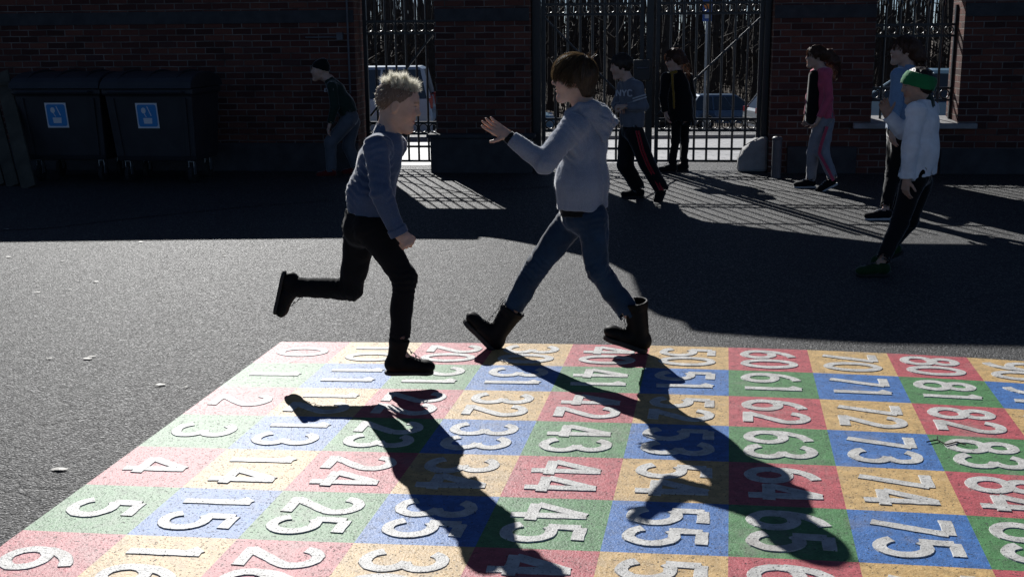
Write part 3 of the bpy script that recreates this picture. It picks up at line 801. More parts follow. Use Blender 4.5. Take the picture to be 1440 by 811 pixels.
def sdf_mesh(name, ops, h, mat, parent, origin, disp=None, tint=None, post=None):
    us = [o for o in ops if o.mode == 'u']
    lo = np.min([o.lo for o in us], 0)-4*h; hi = np.max([o.hi for o in us], 0)+4*h
    nb = np.ceil((hi-lo)/(8*h)).astype(int)
    gx, gy, gz = np.meshgrid(*[np.arange(n) for n in nb], indexing='ij')
    B = np.stack([gx.ravel(), gy.ravel(), gz.ravel()], 1); C = lo+(B*8+3.5)*h; R = 6.1*h
    md = np.full(len(B), 1e3)
    for o in us: md = np.minimum(md, o.fn(C))
    act = (md < R*1.3+2*h+.012) & (md > -R*2.5-.03)
    vol = np.empty((nb[0], 8, nb[1], 8, nb[2], 8), dtype=np.float32)
    vol[gx.ravel(), :, gy.ravel(), :, gz.ravel(), :] = np.where(md > 0, 1.0, -1.0)[:, None, None, None]
    loc = np.stack(np.meshgrid(*[np.arange(8)]*3, indexing='ij'), -1).reshape(-1, 3)*h
    ai = np.nonzero(act)[0]
    for s in range(0, len(ai), 400):
        ii = ai[s:s+400]; b = B[ii]; P = (lo+b*8*h)[:, None, :]+loc[None]
        D = evalops(ops, P, C[ii], R, h)
        if post is not None: D = post(P, D)
        if disp is not None: D = D+disp(P)
        vol[b[:, 0], :, b[:, 1], :, b[:, 2], :] = np.clip(D, -1, 1).reshape(-1, 8, 8, 8)
    vol = vol.reshape(nb[0]*8, nb[1]*8, nb[2]*8); vol[vol == 0] = 1e-6
    S = vol < 0; n = vol.shape; ids = []; pts = []; flips = []
    st = np.array([n[1]*n[2], n[2], 1])
    for ax in range(3):
        sl0 = [slice(None)]*3; sl1 = [slice(None)]*3; sl0[ax] = slice(0, -1); sl1[ax] = slice(1, None)
        E = np.argwhere(S[tuple(sl0)] != S[tuple(sl1)])
        if len(E) == 0: continue
        v0 = vol[E[:, 0], E[:, 1], E[:, 2]]; E1 = E.copy(); E1[:, ax] += 1; v1 = vol[E1[:, 0], E1[:, 1], E1[:, 2]]
        p = E.astype(float); p[:, ax] += v0/(v0-v1)
        b_, c_ = (ax+1) % 3, (ax+2) % 3; base = E@st
        q = np.stack([base, base-st[b_], base-st[b_]-st[c_], base-st[c_]], 1)
        q[v0 >= 0] = q[v0 >= 0][:, ::-1]
        ids.append(q); pts.append(p)
    ids = np.concatenate(ids); pts = np.concatenate(pts)
    uq, inv = np.unique(ids.ravel(), return_inverse=True); inv = inv.reshape(-1)
    rp = np.repeat(pts, 4, 0); cnt = np.bincount(inv)
    V = np.stack([np.bincount(inv, rp[:, k])/cnt for k in range(3)], 1)*h+lo
    Q = inv.reshape(-1, 4)
    me = bpy.data.meshes.new(name)
    me.vertices.add(len(V)); me.vertices.foreach_set('co', (V-A3(origin)).astype(np.float32).ravel())
    me.loops.add(Q.size); me.loops.foreach_set('vertex_index', Q.astype(np.int32).ravel())
    me.polygons.add(len(Q)); me.polygons.foreach_set('loop_start', np.arange(0, Q.size, 4, dtype=np.int32))
    me.polygons.foreach_set('use_smooth', np.ones(len(Q), dtype=bool)); me.update(calc_edges=True); me.validate()
    me.materials.append(mat)
    if tint is not None:
        a = me.color_attributes.new('tint', 'FLOAT_COLOR', 'POINT'); a.data.foreach_set('color', tint(V).astype(np.float32).ravel())
    o = bpy.data.objects.new(name, me); o.parent = parent; col.objects.link(o)
    return o

def cloth_disp(folds, amp=.004, sc=14, seed=0):
    """broad irregular creases plus compression folds [(centre, axis, radius, amp, wavelength)]"""
    off = np.array([seed*3.1, seed*1.7, seed*2.3])
    F = [(A3(c), unit(ax), r, a, w) for c, ax, r, a, w in folds]
    def fn(P):
        n1 = vnoise(P*np.array([sc, sc, sc*.55])+off); n2 = vnoise(P*np.array([sc*2.6, sc*2.6, sc*1.5])+off+7)
        d = amp*(1-2*np.abs(2*n1-1))*.8+amp*.5*(2*n2-1)
        for c, ax, r, a, w in F:
            q = P-c; g = np.exp(-((q**2).sum(-1))/(r*r)); d = d-a*g*np.sin(6.283*(q@ax)/w+10*n1+5*n2)*(.35+.65*n2)
        return d
    return fn

class Frame:
    def __init__(s, o, X, Z, left=True):
        s.o = A3(o); s.X = unit(X); Z = A3(Z); Z = Z-s.X*(Z@s.X); s.Z = unit(Z); s.Y = np.cross(s.Z, s.X)
    def __call__(s, x, y, z): return s.o+s.X*x+s.Y*y+s.Z*z
    def inv(s, P): q = P-s.o; return np.stack([q@s.X, q@s.Y, q@s.Z], -1)
    def ax(s): return [s.X, s.Y, s.Z]

def head_ops(f, h):
    """f: Frame at head centre, X forward, Z up"""
    o = []; e = lambda c, r, k=.02, mode='u', R=None: ell(f(*[q*h for q in c]), [q*h for q in r], R or f.ax(), k*h/.22, mode)
    c = lambda a, b, ra, rb, k=.02, s=1.0, mode='u': cone(f(*[q*h for q in a]), f(*[q*h for q in b]), ra*h, rb*h, f.Y, s, k*h/.22, mode)
    o += [e((-.04, 0, .13), (.42, .335, .37)), e((.10, 0, .0), (.27, .27, .36), .03), c((.10, 0, -.10), (.20, 0, -.33), .22, .125, .03, 1.05)]
    for s in (-1, 1):
        o.append(cone(f(-.03*h, s*.20*h, -.24*h), f(.25*h, s*.035*h, -.42*h), .075*h, .065*h, k=.03))
        o.append(e((.23, s*.15, -.13), (.11, .10, .11), .03))
        o.append(cone(f(.335*h, s*.05*h, .10*h), f(.27*h, s*.20*h, .10*h), .045*h, .03*h, k=.012))
    o.append(e((.29, 0, -.435), (.07, .09, .06), .02))
    for s in (-1, 1): o.append(e((.405, s*.135, .02), (.065, .085, .05), .012, 's'))
    for s in (-1, 1): o.append(e((.30, s*.13, .015), (.066, .075, .052), .004))
    o.append(cone(f(.345*h, 0, .07*h), f(.425*h, 0, -.085*h), .030*h, .048*h, k=.014))
    for s in (-1, 1): o.append(e((.385, s*.052, -.105), (.05, .036, .036), .008))
    for s in (-1, 1): o.append(e((.405, s*.030, -.142), (.02, .018, .015), .003, 's'))
    o += [e((.335, 0, -.215), (.060, .105, .034), .010), e((.325, 0, -.275), (.060, .095, .036), .010), e((.40, 0, -.243), (.06, .115, .008), .004, 's')]
    for s in (-1, 1):
        R = [unit(f.X*.97+f.Z*-.2), f.Y, unit(f.Z*.97+f.X*.2)]
        o.append(e((-.03, s*.325, -.02), (.075, .035, .125), .010, 'u', R)); o.append(e((-.02, s*.37, -.015), (.045, .03, .085), .006, 's', R))
    return o
def head_tint(f, h, brow=(.30, .2, .14), lip=(.8, .42, .40)):
    def fn(V):
        q = f.inv(V)/h; x, y, z = q[:, 0], np.abs(q[:, 1]), q[:, 2]
        T = np.ones((len(V), 4)); 
        g = np.exp(-(((z+.243)/.035)**2+(y/.10)**2)**2)*(x > .28); T[:, :3] = T[:, :3]*(1-g[:, None])+np.array(lip)*g[:, None]
        b = np.exp(-((z-.125-.12*(y-.12)*-.5)/.020)**4)*(x > .22)*(y > .04)*(y < .22); T[:, :3] = T[:, :3]*(1-b[:, None]*.8)+np.array(brow)*b[:, None]*.8
        c = np.exp(-(((z+.12)/.09)**2+((y-.2)/.07)**2))*(x > .1); T[:, :3] *= 1-c[:, None]*np.array([0, .12, .12])
        e = np.exp(-(((z-.018)/.026)**2+((y-.13)/.055)**2)**2)*(x > .30); wht = np.array([1.25, 1.45, 1.6]); T[:, :3] = T[:, :3]*(1-e[:, None])+wht*e[:, None]
        i = np.exp(-(((z-.015)/.026)**2+((y-.125)/.024)**2)**3)*(x > .30); T[:, :3] *= 1-i[:, None]*.92
        l = np.exp(-(((z-.052)/.010)**2+((y-.13)/.075)**2)**2)*(x > .26); T[:, :3] *= 1-l[:, None]*.75
        return T
    return fn
def hand_ops(f, side, curl=(12, 15, 10), spread=4, thumb=(.60, .78, -.2), tc=10, sc=1.0):
    """f: Frame at wrist, X towards the fingers, Z = back of the hand; side +1 when the thumb lies on +Y"""
    o = []; ys = (.029, .0098, -.0095, -.027); ln = (.93, 1.03, .96, .78); kx = (.074, .077, .073, .066)
    P = lambda x, y, z: f(x*sc, side*y*sc, z*sc)
    for y, L, x in zip(ys, ln, kx):
        o.append(cone(P(.0, y*.55, 0), P(x, y, .002), .0135*sc, .0105*sc, k=.010))
        a = rad(spread)*(y/.028); p = np.array([x, y, .0]); ang = 0
        for j, (sl, r0, r1) in enumerate(((.034, .0088, .0080), (.024, .0080, .0073), (.018, .0073, .0060))):
            ang += rad(curl[j]*(1.0+.12*(y < 0)))
            q = p+L*sl*np.array([math.cos(ang)*math.cos(a), math.cos(ang)*math.sin(a), -math.sin(ang)])
            o.append(cone(P(*p), P(*q), r0*sc, r1*sc, k=.0025)); p = q
    t = np.array(thumb, float); t /= np.linalg.norm(t); p = np.array([.018, .018, -.005])
    for j, (sl, r0, r1) in enumerate(((.036, .0135, .0105), (.027, .0103, .0092), (.020, .0092, .0072))):
        q = p+sl*t; o.append(cone(P(*p), P(*q), r0*sc, r1*sc, k=.008 if j == 0 else .003)); p = q
        t = t+np.array([math.sin(rad(tc)), -.3*math.sin(rad(tc)), -.15*math.sin(rad(tc))]); t /= np.linalg.norm(t)
    o.append(cone(P(-.025, 0, 0), P(.03, 0, 0), .017*sc, .019*sc, f.Y, 1.25, k=.012))
    return o

def outline(L, wf, wh, n=10):
    """footprint, heel at x=-.06, toe at L-.06"""
    pts = []
    for i in range(n+1):
        a = math.pi/2-math.pi*i/n; pts.append((L-.06-wf+wf*math.cos(a), wf*math.sin(a)))
    pts.append((L*.38, -wh*.92))
    for i in range(n+1):
        a = -math.pi/2-math.pi*i/n; pts.append((-.06+wh+wh*math.cos(a), wh*math.sin(a)))
    pts.append((L*.38, wh*.86))
    return pts
def make_shoe(root, org, f, mats, L=.235, kind='sneaker', h=.004, w=1.0, shaft=None):
    """f: Frame under the ankle on the sole plane, X to the toe, Z up through the ankle"""
    up, so, lc = mats
    def W(x, y, z): return f(x, y*w, z)
    T_ = L-.06
    ops = [cone(W(-.022, 0, .048), W(.05, 0, .050), .037, .036, f.Y, .95), cone(W(.05, 0, .048), W(T_-.045, 0, .034), .037, .030, f.Y, 1.18), ell(W(T_-.045, 0, .036), (.046, .043, .030), f.ax())]
    if kind == 'boot':
        ops = [cone(W(-.020, 0, .055), W(.05, 0, .058), .044, .043, f.Y, .95), cone(W(.05, 0, .058), W(T_-.055, 0, .044), .044, .035, f.Y, 1.12), ell(W(T_-.050, 0, .050), (.052, .048, .036), f.ax(), k=.006)]
        s = f(-.0, 0, .21) if shaft is None else shaft
        ax = unit(A3(s)-f(0, 0, .06))
        ops += [cone(W(0, 0, .06), s, .048, .060, k=.02, clip=[(s, ax)]), cone(A3(s)-ax*.012, A3(s)-ax*.002, .064, .066, k=.004, clip=[(A3(s)+ax*.002, ax)]), cone(A3(s)-ax*.05, A3(s)+ax*.05, .050, .056, mode='s', k=.003)]
    elif kind == 'hitop':
        s = f(-.01, 0, .14) if shaft is None else shaft; ax = unit(A3(s)-f(-.005, 0, .05))
        ops += [cone(W(-.008, 0, .05), s, .041, .044, k=.02, clip=[(s, ax)]), cone(A3(s)-ax*.012, A3(s)-ax*.004, .047, .047, k=.004, clip=[(A3(s)+ax*.002, ax)])]
    else:
        ops += [cone(W(-.015, 0, .055), W(-.01, 0, .088), .036, .037, clip=[(W(0, 0, .092), f.Z-.12*f.X)]), cone(W(-.01, 0, .075), W(-.01, 0, .12), .027, .03, mode='s', k=.004)]
    zc = .022 if kind == 'boot' else .014
    for o_ in ops:
        g = o_.fn
        if o_.mode == 'u': o_.fn = (lambda g: (lambda P: np.maximum(g(P), -((P-f(0, 0, zc))@f.Z))))(g)
    nm = 'boot' if kind == 'boot' else 'shoe'
    def dsp(P):
        q = f.inv(P); b = np.exp(-((q[..., 0]-(T_-.085))/.02)**2)
        return .0018*b*np.sin(q[..., 0]*500)+.0012*(2*vnoise(P*45)-1)
    sh = sdf_mesh(nm, ops, h, up, root, org, dsp)
    # sole
    mb = MB(); out = outline(L-.006, .040*w if kind != 'boot' else .050*w, .034*w if kind != 'boot' else .045*w)
    zt = zc+.004; n = len(out)
    V = [f(x, y, 0)*1.0 for x, y in out]+[f(x, y, zt) for x, y in out]
    V = [v-A3(org) for v in V]
    if kind == 'boot':
        V = [f(x*.98, y*.96, (.0 if x < .035 or x > .055 else .008))-A3(org) for x, y in out]+V[n:]
    mb.add(V, [(k, (k+1) % n, (k+1) % n+n, k+n) for k in range(n)]+[tuple(range(n-1, -1, -1)), tuple(range(n, 2*n))])
    mb.build('sole', so, sh, bevel=.006)
    # laces
    lb = MB(); N = 6 if kind == 'boot' else 4
    for i in range(N):
        fr = i/(N-1); 
        if kind == 'boot': c = f(.085, 0, .088)*(1-fr)+(A3(shaft if shaft is not None else f(0, 0, .21))+f.X*.055-f.Z*.03)*fr; hw = .020
        else: c = f(.105, 0, .066)*(1-fr)+f(.040, 0, .092 if kind == 'sneaker' else .12)*fr; hw = .017
        lb.tube([c-f.Y*hw*w-A3(org), c+f.X*.004+f.Z*.004-A3(org), c+f.Y*hw*w-A3(org)], .0022, 5)
        if i: lb.tube([pc-f.Y*hw*w-A3(org), (pc+c)/2+f.X*.006+f.Z*.005-A3(org), c+f.Y*hw*w-A3(org)], .0020, 5)
        pc = c
    if kind == 'boot':
        s = A3(shaft if shaft is not None else f(0, 0, .21)); 
        for sg in (-1, 1): lb.tube([s+f.X*.058+f.Y*.01*sg-A3(org), s+f.X*.075+f.Y*.03*sg-A3(org), s+f.X*.07+f.Y*.035*sg-f.Z*.03-A3(org)], .0018, 5)
    lb.build('laces', lc, sh, smooth=True)
    return sh

def strands(name, roots, dirs, lens, width, mat, parent, org, seed=1, curl=.3, grav=0.0, seg=5, hug=None):
    """thin tapering hair ribbons; hug=(centre, radii, axes): strands slide over that ellipsoid"""
    R_ = np.random.RandomState(seed); n = len(roots)
    P = roots.copy(); D = dirs/np.linalg.norm(dirs, axis=1, keepdims=True)
    side = np.cross(D, R_.randn(n, 3)); side /= np.linalg.norm(side, axis=1, keepdims=True)
    V = np.zeros((n, (seg+1)*2, 3)); w = width*R_.uniform(.6, 1.4, n)
    bend = R_.randn(n, 3)*curl
    for j in range(seg+1):
        f = j/seg; ww = (w*(1-.9*f**1.5))[:, None]
        V[:, 2*j] = P-side*ww; V[:, 2*j+1] = P+side*ww
        D = D+bend/seg*1.2+np.array([0, 0, -grav/seg]); 
        if hug is not None:
            c, rr, ax = hug; q = (P-c)@ax.T; N = (q/rr**2); N /= np.linalg.norm(N, axis=1, keepdims=True); N = N@ax
            dn = (D*N).sum(1, keepdims=True); D = D-N*dn*.9
        D /= np.linalg.norm(D, axis=1, keepdims=True); P = P+D*(lens/seg)[:, None]
    V = V.reshape(-1, 3)-A3(org); m = (seg+1)*2
    base = np.arange(n)[:, None, None]*m; j = np.arange(seg)[None, :, None]*2; Q = base+j+np.array([0, 1, 3, 2])[None, None]
    Q = Q.reshape(-1, 4)
    me = bpy.data.meshes.new(name); me.vertices.add(len(V)); me.vertices.foreach_set('co', V.astype(np.float32).ravel())
    me.loops.add(Q.size); me.loops.foreach_set('vertex_index', Q.astype(np.int32).ravel()); me.polygons.add(len(Q)); me.polygons.foreach_set('loop_start', np.arange(0, Q.size, 4, dtype=np.int32))
    me.update(calc_edges=True); me.materials.append(mat)
    o = bpy.data.objects.new(name, me); o.parent = parent; col.objects.link(o); return o

# people's materials
def skin_mat(name, c):
    t = NT(name); at_ = t.n('Attribute', attribute_name='tint')
    base = t.mix(1.0, t.ramp(t.noise(30, 4), [(.3, tuple(q*.9 for q in c)), (.7, tuple(min(1, q*1.08) for q in c))]), at_.outputs['Color'], 'MULTIPLY')
    t.p(Base_Color=base, Roughness=.5, Specular_IOR_Level=.4, Subsurface_Weight=.25, Subsurface_Radius=(.01, .004, .002), Subsurface_Scale=1.0, Normal=t.bump(t.noise(220, 3), .0006)); return t.m
def hair_mat(name, c, trans=.35):
    t = NT(name)
    vv = t.n('VectorMath', {0: t.tc.outputs['Object'], 1: (1, 1, .25)}, operation='MULTIPLY').outputs[0]
    b = t.ramp(t.noise(140, 3, .6, vec=vv), [(.3, tuple(q*.6 for q in c)), (.7, tuple(min(1, q*1.3) for q in c))])
    t.p(Base_Color=b, Roughness=.45, Specular_IOR_Level=.35, Normal=t.bump(t.noise(160, 3, .6, vec=vv), .002))
    if trans:
        tr = t.n('BsdfTranslucent', {'Color': b}); mx = t.n('MixShader', {0: trans, 1: t.b.outputs[0], 2: tr.outputs[0]}); t.set(t.out.inputs[0], mx.outputs[0])
    return t.m
def cloth_mat(name, c, rough=.85, var=.18, weave=500, bump=.0006, sheen=.8, fleck=0.0):
    t = NT(name)
    b = t.ramp(t.noise(9, 5, .6), [(.3, tuple(q*(1-var) for q in c)), (.7, tuple(min(1, q*(1+var)) for q in c))])
    if fleck: b = t.mix(t.ramp(t.noise(420, 2, .6), [(.42, 0.0), (.6, fleck)]), b, tuple(min(1, q*1.9) for q in c))
    t.p(Base_Color=b, Roughness=rough, Specular_IOR_Level=.25, Sheen_Weight=sheen, Sheen_Roughness=.3, Normal=t.bump(t.noise(weave, 2), bump)); return t.m
M['skin'] = skin_mat('skin', (.62, .40, .30)); M['skin_tan'] = skin_mat('warm_skin', (.50, .31, .22))
M['blond'] = hair_mat('blond_hair', (.92, .82, .68), .7); M['brown'] = hair_mat('brown_hair', (.075, .048, .028), .3)
M['darkhair'] = hair_mat('dark_hair', (.035, .022, .015), .2); M['auburn'] = hair_mat('auburn_hair', (.10, .045, .025), .3)
M['hoodie'] = cloth_mat('grey_sweat_fabric', (.195, .225, .285), fleck=.5, sheen=1.0)
M['denimshirt'] = cloth_mat('blue_cotton', (.055, .082, .145), .75, fleck=.4)
M['jeans'] = cloth_mat('denim', (.011, .028, .058), .85, .45, fleck=.45)
M['black'] = cloth_mat('black_cloth', (.005, .005, .006), .9)
M['blackp'] = cloth_mat('black_trousers', (.004, .0045, .006), .9, sheen=.08)
M['leather'] = simple('black_leather', (.004, .004, .005), .6, .15, .3, 20, .0008, 120)
M['rubber'] = simple('black_rubber', (.012, .012, .012), .7)
M['whiterub'] = simple('white_rubber', (.55, .55, .55), .6)
M['lace'] = cloth_mat('lace_black', (.012, .012, .012)); M['lacew'] = cloth_mat('lace_white', (.5, .5, .5))
# ------------------------------------------------------------------ people
def person(label, group=None, **k):
    """joints in world space; see the calls below"""
    J = k; g = J.get('g', 1.0); h = J.get('h', .0035); lat = unit(J['lat']); hc = J.get('hc', h)
    org = Vector((J['pelvis'][0], J['pelvis'][1], 0)); root = empty('person', org); tag(root, label, 'person', group)
    hf = Frame(J['head'], J['hf'], J['hu']); hh = J['hh']
    o = head_ops(hf, hh)
    nb = A3(J['neck'])
    o.append(cone(hf(-.09*hh, 0, -.22*hh), nb, .052*g, .056*g, k=.03))
    pe, wa, ch = A3(J['pelvis']), A3(J['waist']), A3(J['chest'])
    o += [cone(pe, wa, .078*g, .070*g, lat, 1.3, .03), cone(wa, ch, .070*g, .078*g, lat, 1.4, .03), cone(ch, nb, .07*g, .045*g, lat, 1.3, .03)]
    for s in 'LR':
        S, E_, W_ = A3(J['s'+s]), A3(J['e'+s]), A3(J['w'+s])
        o += [cone(S, E_, .036*g, .029*g, k=.02), cone(E_, W_, .029*g, .020*g, k=.01)]
        H, K, A_ = A3(J['h'+s]), A3(J['k'+s]), A3(J['a'+s])
        o += [cone(H, K, .058*g, .040*g, k=.03), cone(K, A_, .040*g, .026*g, k=.015)]
        hd = J['hand'+s]; F = hd.get('F', None); F = unit(W_-E_) if F is None else unit(F)
        hfr = Frame(W_, F, hd['D']); hd2 = {q: v for q, v in hd.items() if q not in 'FD'}
        o += hand_ops(hfr, hd.get('side'), **{q: v for q, v in hd2.items() if q != 'side'}, sc=J.get('hs', .98)*g)
        ff = J['f'+s]; o.append(cone(A_, ff(.08, 0, .035), .024*g, .020*g, k=.015))
    sdf_mesh('body', o, h, J.get('skin', M['skin']), root, org, tint=head_tint(hf, hh, brow=J.get('brow', (.30, .2, .14))))
    # ---- trousers
    lg = J.get('leg', (.078, .062, .050)); tw = J.get('tw', 1.25); o = []
    wt = A3(J.get('wtop', wa*.55+pe*.45)); upv = unit(wa-pe)
    o.append(cone(pe-upv*.01, wt+upv*.05, .098*g, .088*g, lat, tw, .03, clip=[(wt, upv)]))
    folds = []
    for s in 'LR':
        H, K, A_ = A3(J['h'+s]), A3(J['k'+s]), A3(J['a'+s]); c_ = J.get('cut'+s, 1.0); e = K+(A_-K)*c_; sh_ = unit(A_-K)
        o += [cone(H, K, lg[0]*g, lg[1]*g, k=.03), cone(K, e+sh_*.02, lg[1]*g, lg[2]*g, k=.02, clip=[(e, sh_)]), cone(e-sh_*.02, e+sh_*.05, (lg[2]-.008)*g, (lg[2]-.008)*g, mode='s', k=.003)]
        th_ = unit(K-H)
        folds += [(K, sh_, .075, .005, .028), (e, sh_, .06, .006, .024), (H, th_, .09, .004, .03)]
    tr = sdf_mesh('trousers', o, hc, J['pants'], root, org, cloth_disp(folds, J.get('pamp', .005), 15, 3))
    # ---- top garment
    tp = J.get('top', (.112, .108, .100)); ts = J.get('ts', 1.42); sr = J.get('sleeve', (.058, .050, .040)); o = []; folds = []
    hem = A3(J['hem']); hn = unit(J.get('hemn', pe-ch)); shm = (A3(J['sL'])+A3(J['sR']))/2
    for s in 'LR':
        S, E_, W_ = A3(J['s'+s]), A3(J['e'+s]), A3(J['w'+s]); fa = unit(W_-E_); c_ = J.get('slv'+s, 1.0); e = E_+(W_-E_)*c_
        o += [cone(S+(shm-S)*.25, S, .066*g, sr[0]*g, k=.03), cone(S, E_, sr[0]*g, sr[1]*g, k=.025), cone(E_, e, sr[1]*g, sr[2]*g, k=.015, clip=[(e, fa)]), cone(e-fa*.018, e+fa*.06, .024*g, .024*g, mode='s', k=.003)]
        ua = unit(E_-S); folds += [(E_, unit(fa+[.3, .2, 0]), .06, .0045, .034), (E_, ua, .06, .003, .04), (S, ua, .08, .004, .03), (e-fa*.03, fa, .04, .004, .018)]
    o += [cone(hem+hn*.03, wa, tp[0]*g, tp[1]*g, lat, ts, .04, clip=[(hem, hn)]), cone(wa, ch, tp[1]*g, tp[2]*g, lat, ts, .04), cone(ch, shm, tp[2]*g, tp[2]*.75*g, lat, ts, .04)]
    o.append(cone(shm, nb, .075*g, .062*g, lat, 1.2, .03, clip=[(nb+unit(nb-ch)*.012, nb-ch)]))
    o.append(cone(hem-hn*.02, hem+hn*.08, (tp[0]-.014)*g, (tp[0]-.014)*g, lat, ts*.98, mode='s', k=.003))
    o.append(cone(nb-unit(nb-ch)*.0, nb+unit(nb-ch)*.06, .050*g, .052*g, mode='s', k=.004))
    folds += J.get('folds', [])
    o += J.get('extra_top', [])
    top = sdf_mesh(J.get('topname', 'sweater'), o, hc, J['topm'], root, org, cloth_disp(folds, J.get('tamp', .006), 11, 5))
    for s in 'LR':
        if J.get('shoe'+s, True):
            kw = dict(J.get('shoekw', {})); kw.update(J.get('skw'+s, {}))
            make_shoe(root, org, J['f'+s], J['shoem'], h=max(hc, .004), **kw)
    return root, org, hf, hh, top, tr

def cuff(name, a, b, r, mat, par, org, h=.0035):
    a, b = A3(a), A3(b); ax = unit(b-a)
    return sdf_mesh(name, [cone(a, b, r, r*.97, clip=[(b, ax), (a, -ax)], k=.002), cone(a-ax*.01, b+ax*.01, r-.006, r-.008, mode='s', k=.002)], h, mat, par, org, lambda P: .0006*np.sin((P@unit(np.cross(ax, [0, 1, .3])))*900))

def P3(px, py, y): return at(px, py, y)
HP = dict(relax=dict(curl=(22, 28, 18), spread=3), fist=dict(curl=(72, 92, 62), spread=0, thumb=(.75, .35, -.6), tc=35), open=dict(curl=(6, 8, 6), spread=9))

# ================= the boy in the grey hoodie
Y0 = 5.62
fwd = unit((-.87, .42, 0)); latH = np.cross([0, 0, 1], fwd)
headH = P3(806, 110, 5.62)
def gshadow(px, py, y):
    """point at depth y whose shadow falls on the ground pixel"""
    G = ground_at(px, py); t = (y-G.y)/(-sdir.y); return G-sdir*t
farhand = gshadow(940, 624, 5.87)
fF = Frame(P3(697, 489, 5.70), (-38, 0, 40), (-.72, 0, .70))
def foot_frame(heel_px, toe_px, y, yt=None, lift=0.0):
    a, b = P3(heel_px[0], heel_px[1], y), P3(toe_px[0], toe_px[1], yt or y); X = unit(b-a); o = A3(a)+X*.055
    Z = np.array([0, 0, 1.0]); Z = Z-X*(Z@X); return Frame(o, X, Z)
fR = foot_frame((694, 496), (653, 455), 5.70)
fL = foot_frame((908, 497), (861, 481), 5.575)
aR = fR(0, 0, .10); aL = fL(0, 0, .10)
rootH, orgH, hfH, hhH, topH, trH = person('boy in grey hoodie and jeans striding left with one arm reaching out', h=.0033, hc=.0045, g=1.0,
    head=headH, hf=(-.985, .08, -.03), hu=(-.02, 0, 1), hh=.222, neck=P3(824, 160, 5.63), chest=P3(822, 205, 5.63), waist=P3(819, 255, 5.63), pelvis=P3(818, 300, 5.63), lat=latH,
    sL=P3(806, 180, 5.50), eL=P3(765, 228, 5.42), wL=P3(714, 191, 5.44), sR=P3(843, 180, 5.75), eR=P3(795, 225, 5.87), wR=farhand,
    handL=dict(F=(-.84, -.02, .52), D=(-.15, .75, -.38), side=-1, curl=(5, 9, 8), spread=5, thumb=(.45, .9, -.1)), hs=.90,
    handR=dict(F=(-.85, 0, .35), D=(0, .3, 1), side=-1, **HP['open']),
    hL=P3(833, 308, 5.56), kL=P3(840, 378, 5.54), aL=aL, hR=P3(806, 308, 5.69), kR=P3(752, 378, 5.68), aR=aR, fL=fL, fR=fR,
    pants=M['jeans'], leg=(.084, .060, .055), cutL=.72, cutR=.70, wtop=P3(818, 291, 5.63), pamp=.007,
    hem=P3(820, 292, 5.63), hemn=(0, 0, -1), top=(.118, .120, .098), ts=1.36, sleeve=(.060, .054, .037), topm=M['hoodie'], topname='hoodie', slvL=.90, slvR=.95, tamp=.006,
    folds=[(P3(790, 215, 5.5), (1, 0, .6), .07, .005, .035)],
    shoem=(M['leather'], M['rubber'], M['lace']), shoekw=dict(kind='boot', L=.245, w=1.0), skwL=dict(shaft=A3(P3(893, 424, 5.555))), skwR=dict(shaft=A3(P3(722, 434, 5.69))))
# hood lying on the back
nk = A3(P3(826, 163, 5.64)); bk = -fwd
lip = [(795, 170, 5.535), (800, 158, 5.52), (814, 149, 5.525), (832, 147, 5.55), (850, 155, 5.585), (864, 171, 5.62), (862, 166, 5.68), (848, 150, 5.71), (828, 143, 5.715), (808, 148, 5.68)]
lipP = [A3(P3(*p)) for p in lip]; tipP = A3(P3(848, 194, 5.575))
hood = [cone(a_, b_, .017, .017, k=.008) for a_, b_ in zip(lipP[:-1], lipP[1:])]
hood += [cone(lipP[2]*.8+tipP*.2, tipP, .030, .012, k=.02), cone(lipP[3]*.85+tipP*.15, tipP, .036, .014, k=.02), cone(lipP[4]*.85+tipP*.15, tipP, .032, .014, k=.02), cone(lipP[5]*.9+tipP*.1, tipP, .022, .012, k=.02), cone(lipP[6]*.8+tipP*.2, tipP, .028, .012, k=.02),
         cone(lipP[1]-[0, 0, .01], lipP[4]-[0, 0, .045], .016, .03, k=.02), cone(lipP[7]-[0, 0, .05], lipP[4]-[0, 0, .05], .04, .04, k=.02)]
sdf_mesh('hood', hood, .0045, M['hoodie'], topH, orgH, cloth_disp([(P3(848, 170, 5.6), (.5, 0, .8), .07, .006, .03)], .005, 13, 8))
cuff('cuff', P3(719, 196, 5.44), P3(713.5, 190.5, 5.44), .031, M['black'], topH, orgH)
hb = A3(P3(819, 291, 5.63)); sdf_mesh('undershirt', [cone(hb+[0, 0, .01], hb+[0, 0, -.034], .108, .108, latH, 1.32, clip=[(hb+[0, 0, -.034], (0, 0, -1))])], .0045, M['black'], root_ if False else rootH, orgH, cloth_disp([], .004, 14, 2))
# hair: a straight bowl cut
def cap(hf, hh, c, r, zf, mat, root, org, h, amp=.004, extra=(), sc=(60, 60, 14)):
    ops = [ell(hf(*[q*hh for q in c]), [q*hh for q in r], hf.ax())]+list(extra)
    def post(P, D):
        q = hf.inv(P)/hh; return np.maximum(D, (zf(q[..., 0], q[..., 1])-q[..., 2])*hh)
    def dsp(P):
        q = hf.inv(P); return amp*(2*np.abs(2*vnoise(q*np.array(sc)+3)-1)-1)
    return sdf_mesh('hair', ops, h, mat, root, org, dsp, post=post)
def zf_bowl(x, y): 
    z = np.where(x > .085, np.minimum(-.19+1.05*(x-.085), .13), np.where(x > -.06, -.08, -.34)); z = np.where((x <= -.06), -.08-(-.06-x)*2.5, z); return np.maximum(z, -.40)
hr = cap(hfH, hhH, (-.05, 0, .12), (.455, .375, .408), zf_bowl, M['brown'], rootH, orgH, .0035, extra=[cone(hfH(-.2*hhH, 0, 0), hfH(-.24*hhH, 0, -.26*hhH), .065, .05, hfH.Y, 1.3, k=.03)])
